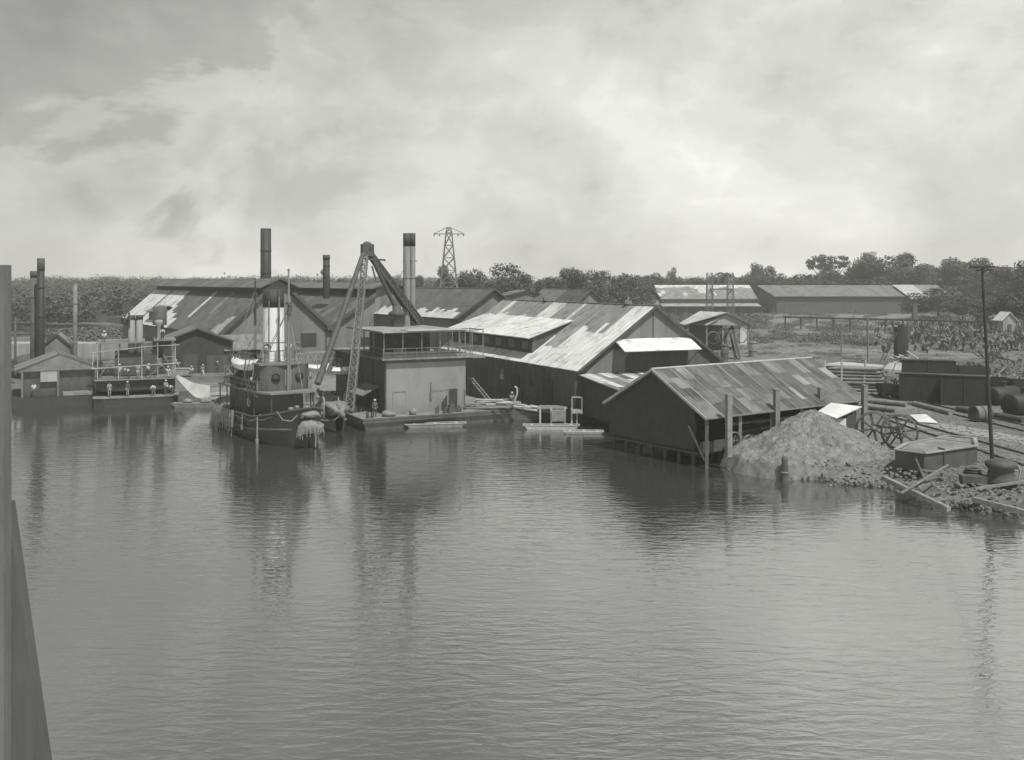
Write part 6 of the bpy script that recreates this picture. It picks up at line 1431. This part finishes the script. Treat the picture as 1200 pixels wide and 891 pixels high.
# field scrub
Vs = []
for k in range(640):
    px = q.uniform(862,1260); py = 366+62*q.random()**.9; Y = (H-1.2)*F/(py-HZ)
    if Y > 395 or Y < 150: continue
    if 1030 < px < 1075 and Y < 152: continue
    x = P(px,0,Y).x; r = q.uniform(.6,2.4)*(1 if Y > 200 else .45); clump(x,Y,1.2+r*.3,r*1.3,r*.75)
for k in range(60):
    px = q.uniform(775,900); Y = q.uniform(270,345); x = P(px,0,Y).x; clump(x,Y,2,3,2.2)
for k in range(70):
    px = q.uniform(60,215); Y = q.uniform(185,250); x = P(px,0,Y).x; clump(x,Y,2,3.5,2.5)
o = bpy.data.objects.new('scrub', leaf_mesh(np.concatenate(Vs), LEAFP, 'scrub')); C.objects.link(o); tag(o, 'low scrub and bushes covering the rough field', 'scrub', kind='stuff')
fm = bpy.data.materials.new('field_grass'); fm.use_nodes = True; t = fm.node_tree; b = t.nodes['Principled BSDF']; b.inputs['Roughness'].default_value = 1; b.inputs['Specular IOR Level'].default_value = .1
tc = N(t, 'ShaderNodeTexCoord'); o_ = tc.outputs['Object']
k_ = mth(t, 'ADD', mth(t, 'MULTIPLY', noise(t, mapping(t, o_, (.5,1,1)), .05, 6, .65, .5), .6), mth(t, 'MULTIPLY', noise(t, o_, .9, 7, .75, .3), .4))
link(t, ramp(t, k_, [(.38,.09),(.46,.17),(.54,.24),(.64,.34)]), b.inputs['Base Color'])
bn = N(t, 'ShaderNodeBump'); bn.inputs['Strength'].default_value = 1; bn.inputs['Distance'].default_value = .5; link(t, noise(t, o_, 1.6, 7, .75), bn.inputs['Height']); link(t, bn.outputs[0], b.inputs['Normal'])
vs = []; nx, ny = 120, 90
for j in range(ny+1):
    Y = 1/lerp(1/147, 1/400, j/ny)
    for i in range(nx+1):
        x = lerp(.205, .62, i/nx)*Y+(mn.noise(Vector((Y*.08,0,0)))*4 if i == 0 else 0); e = min(1, j/4, i/3, (ny-j)/4)
        vs.append((x, Y+(mn.noise(Vector((x*.15,2,0)))*5 if j == 0 else 0), 1.206+e*(.25+.5*abs(mn.noise(Vector((x*.07,Y*.05,1))))+.35*abs(mn.noise(Vector((x*.4,Y*.3,5)))))))
g = MB(); g.add(vs, [(j*(nx+1)+i,j*(nx+1)+i+1,(j+1)*(nx+1)+i+1,(j+1)*(nx+1)+i) for j in range(ny) for i in range(nx)], True); tag(g.build('field', fm), kind='structure')
# grass tufts
def blades(n, pxr, Yr, hr, seed, wd=.10):
    g_ = np.random.default_rng(seed); px = g_.uniform(*pxr,n); Y = 1/(g_.uniform(1/Yr[1],1/Yr[0],n)); x = (px-600)/F*Y
    pat = np.sin(x*.13+1)*np.cos(Y*.09)+.4*g_.normal(size=n); keep = pat > -.55; x, Y = x[keep], Y[keep]; k = len(x)
    h_ = g_.uniform(*hr,k); a_ = g_.uniform(0,6.28,k); dx, dy = np.cos(a_)*wd, np.sin(a_)*wd; lx, ly = g_.normal(size=k)*.3*h_, g_.normal(size=k)*.3*h_; z0 = np.full(k,1.35)
    V = np.stack([np.stack([x-dx*2,Y-dy*2,z0],1),np.stack([x+dx*2,Y+dy*2,z0],1),np.stack([x+dx+lx,Y+dy+ly,z0+h_],1),np.stack([x-dx+lx,Y-dy+ly,z0+h_*.9],1)],1)
    return V.reshape(-1,3)
V = np.concatenate([blades(80000,(850,1290),(148,395),(.10,.34),1,.13), blades(2500,(880,1290),(122,150),(.2,.6),2,.12)])
o = bpy.data.objects.new('grass', leaf_mesh(V, GRASS, 'grass')); C.objects.link(o); tag(o, 'rough pale grass of the open field beyond the yard', 'grass', kind='stuff')
Vc = []; g2 = np.random.default_rng(8)
for k in range(420):
    px = g2.uniform(1070,1205) if k > 40 else g2.uniform(1025,1110); Y = g2.uniform(178,290); x = (px-600)/F*Y; h_ = g2.uniform(1.0,3.4)
    if mn.noise(Vector((x*.09,Y*.05,2))) < -.28: continue
    for j in range(7):
        th = g2.uniform(0,6.28); w_ = .22; l_ = g2.uniform(.5,1.4); p0 = np.array([x,Y,1.2+h_*.2]); p1 = p0+np.array([math.cos(th)*l_*.35,math.sin(th)*l_*.35,h_*.55]); p2 = p0+np.array([math.cos(th)*l_,math.sin(th)*l_,h_*g2.uniform(.35,.9)]); s_ = np.array([-math.sin(th),math.cos(th),0])*w_
        Vc += [p0-s_*.4,p0+s_*.4,p1+s_,p1-s_, p1-s_,p1+s_,p2+s_*.2,p2-s_*.2]
o = bpy.data.objects.new('cane', leaf_mesh(np.array(Vc), CANE, 'cane')); C.objects.link(o); tag(o, 'thicket of tall pale banana and cane leaves in the field', 'cane thicket', kind='stuff')
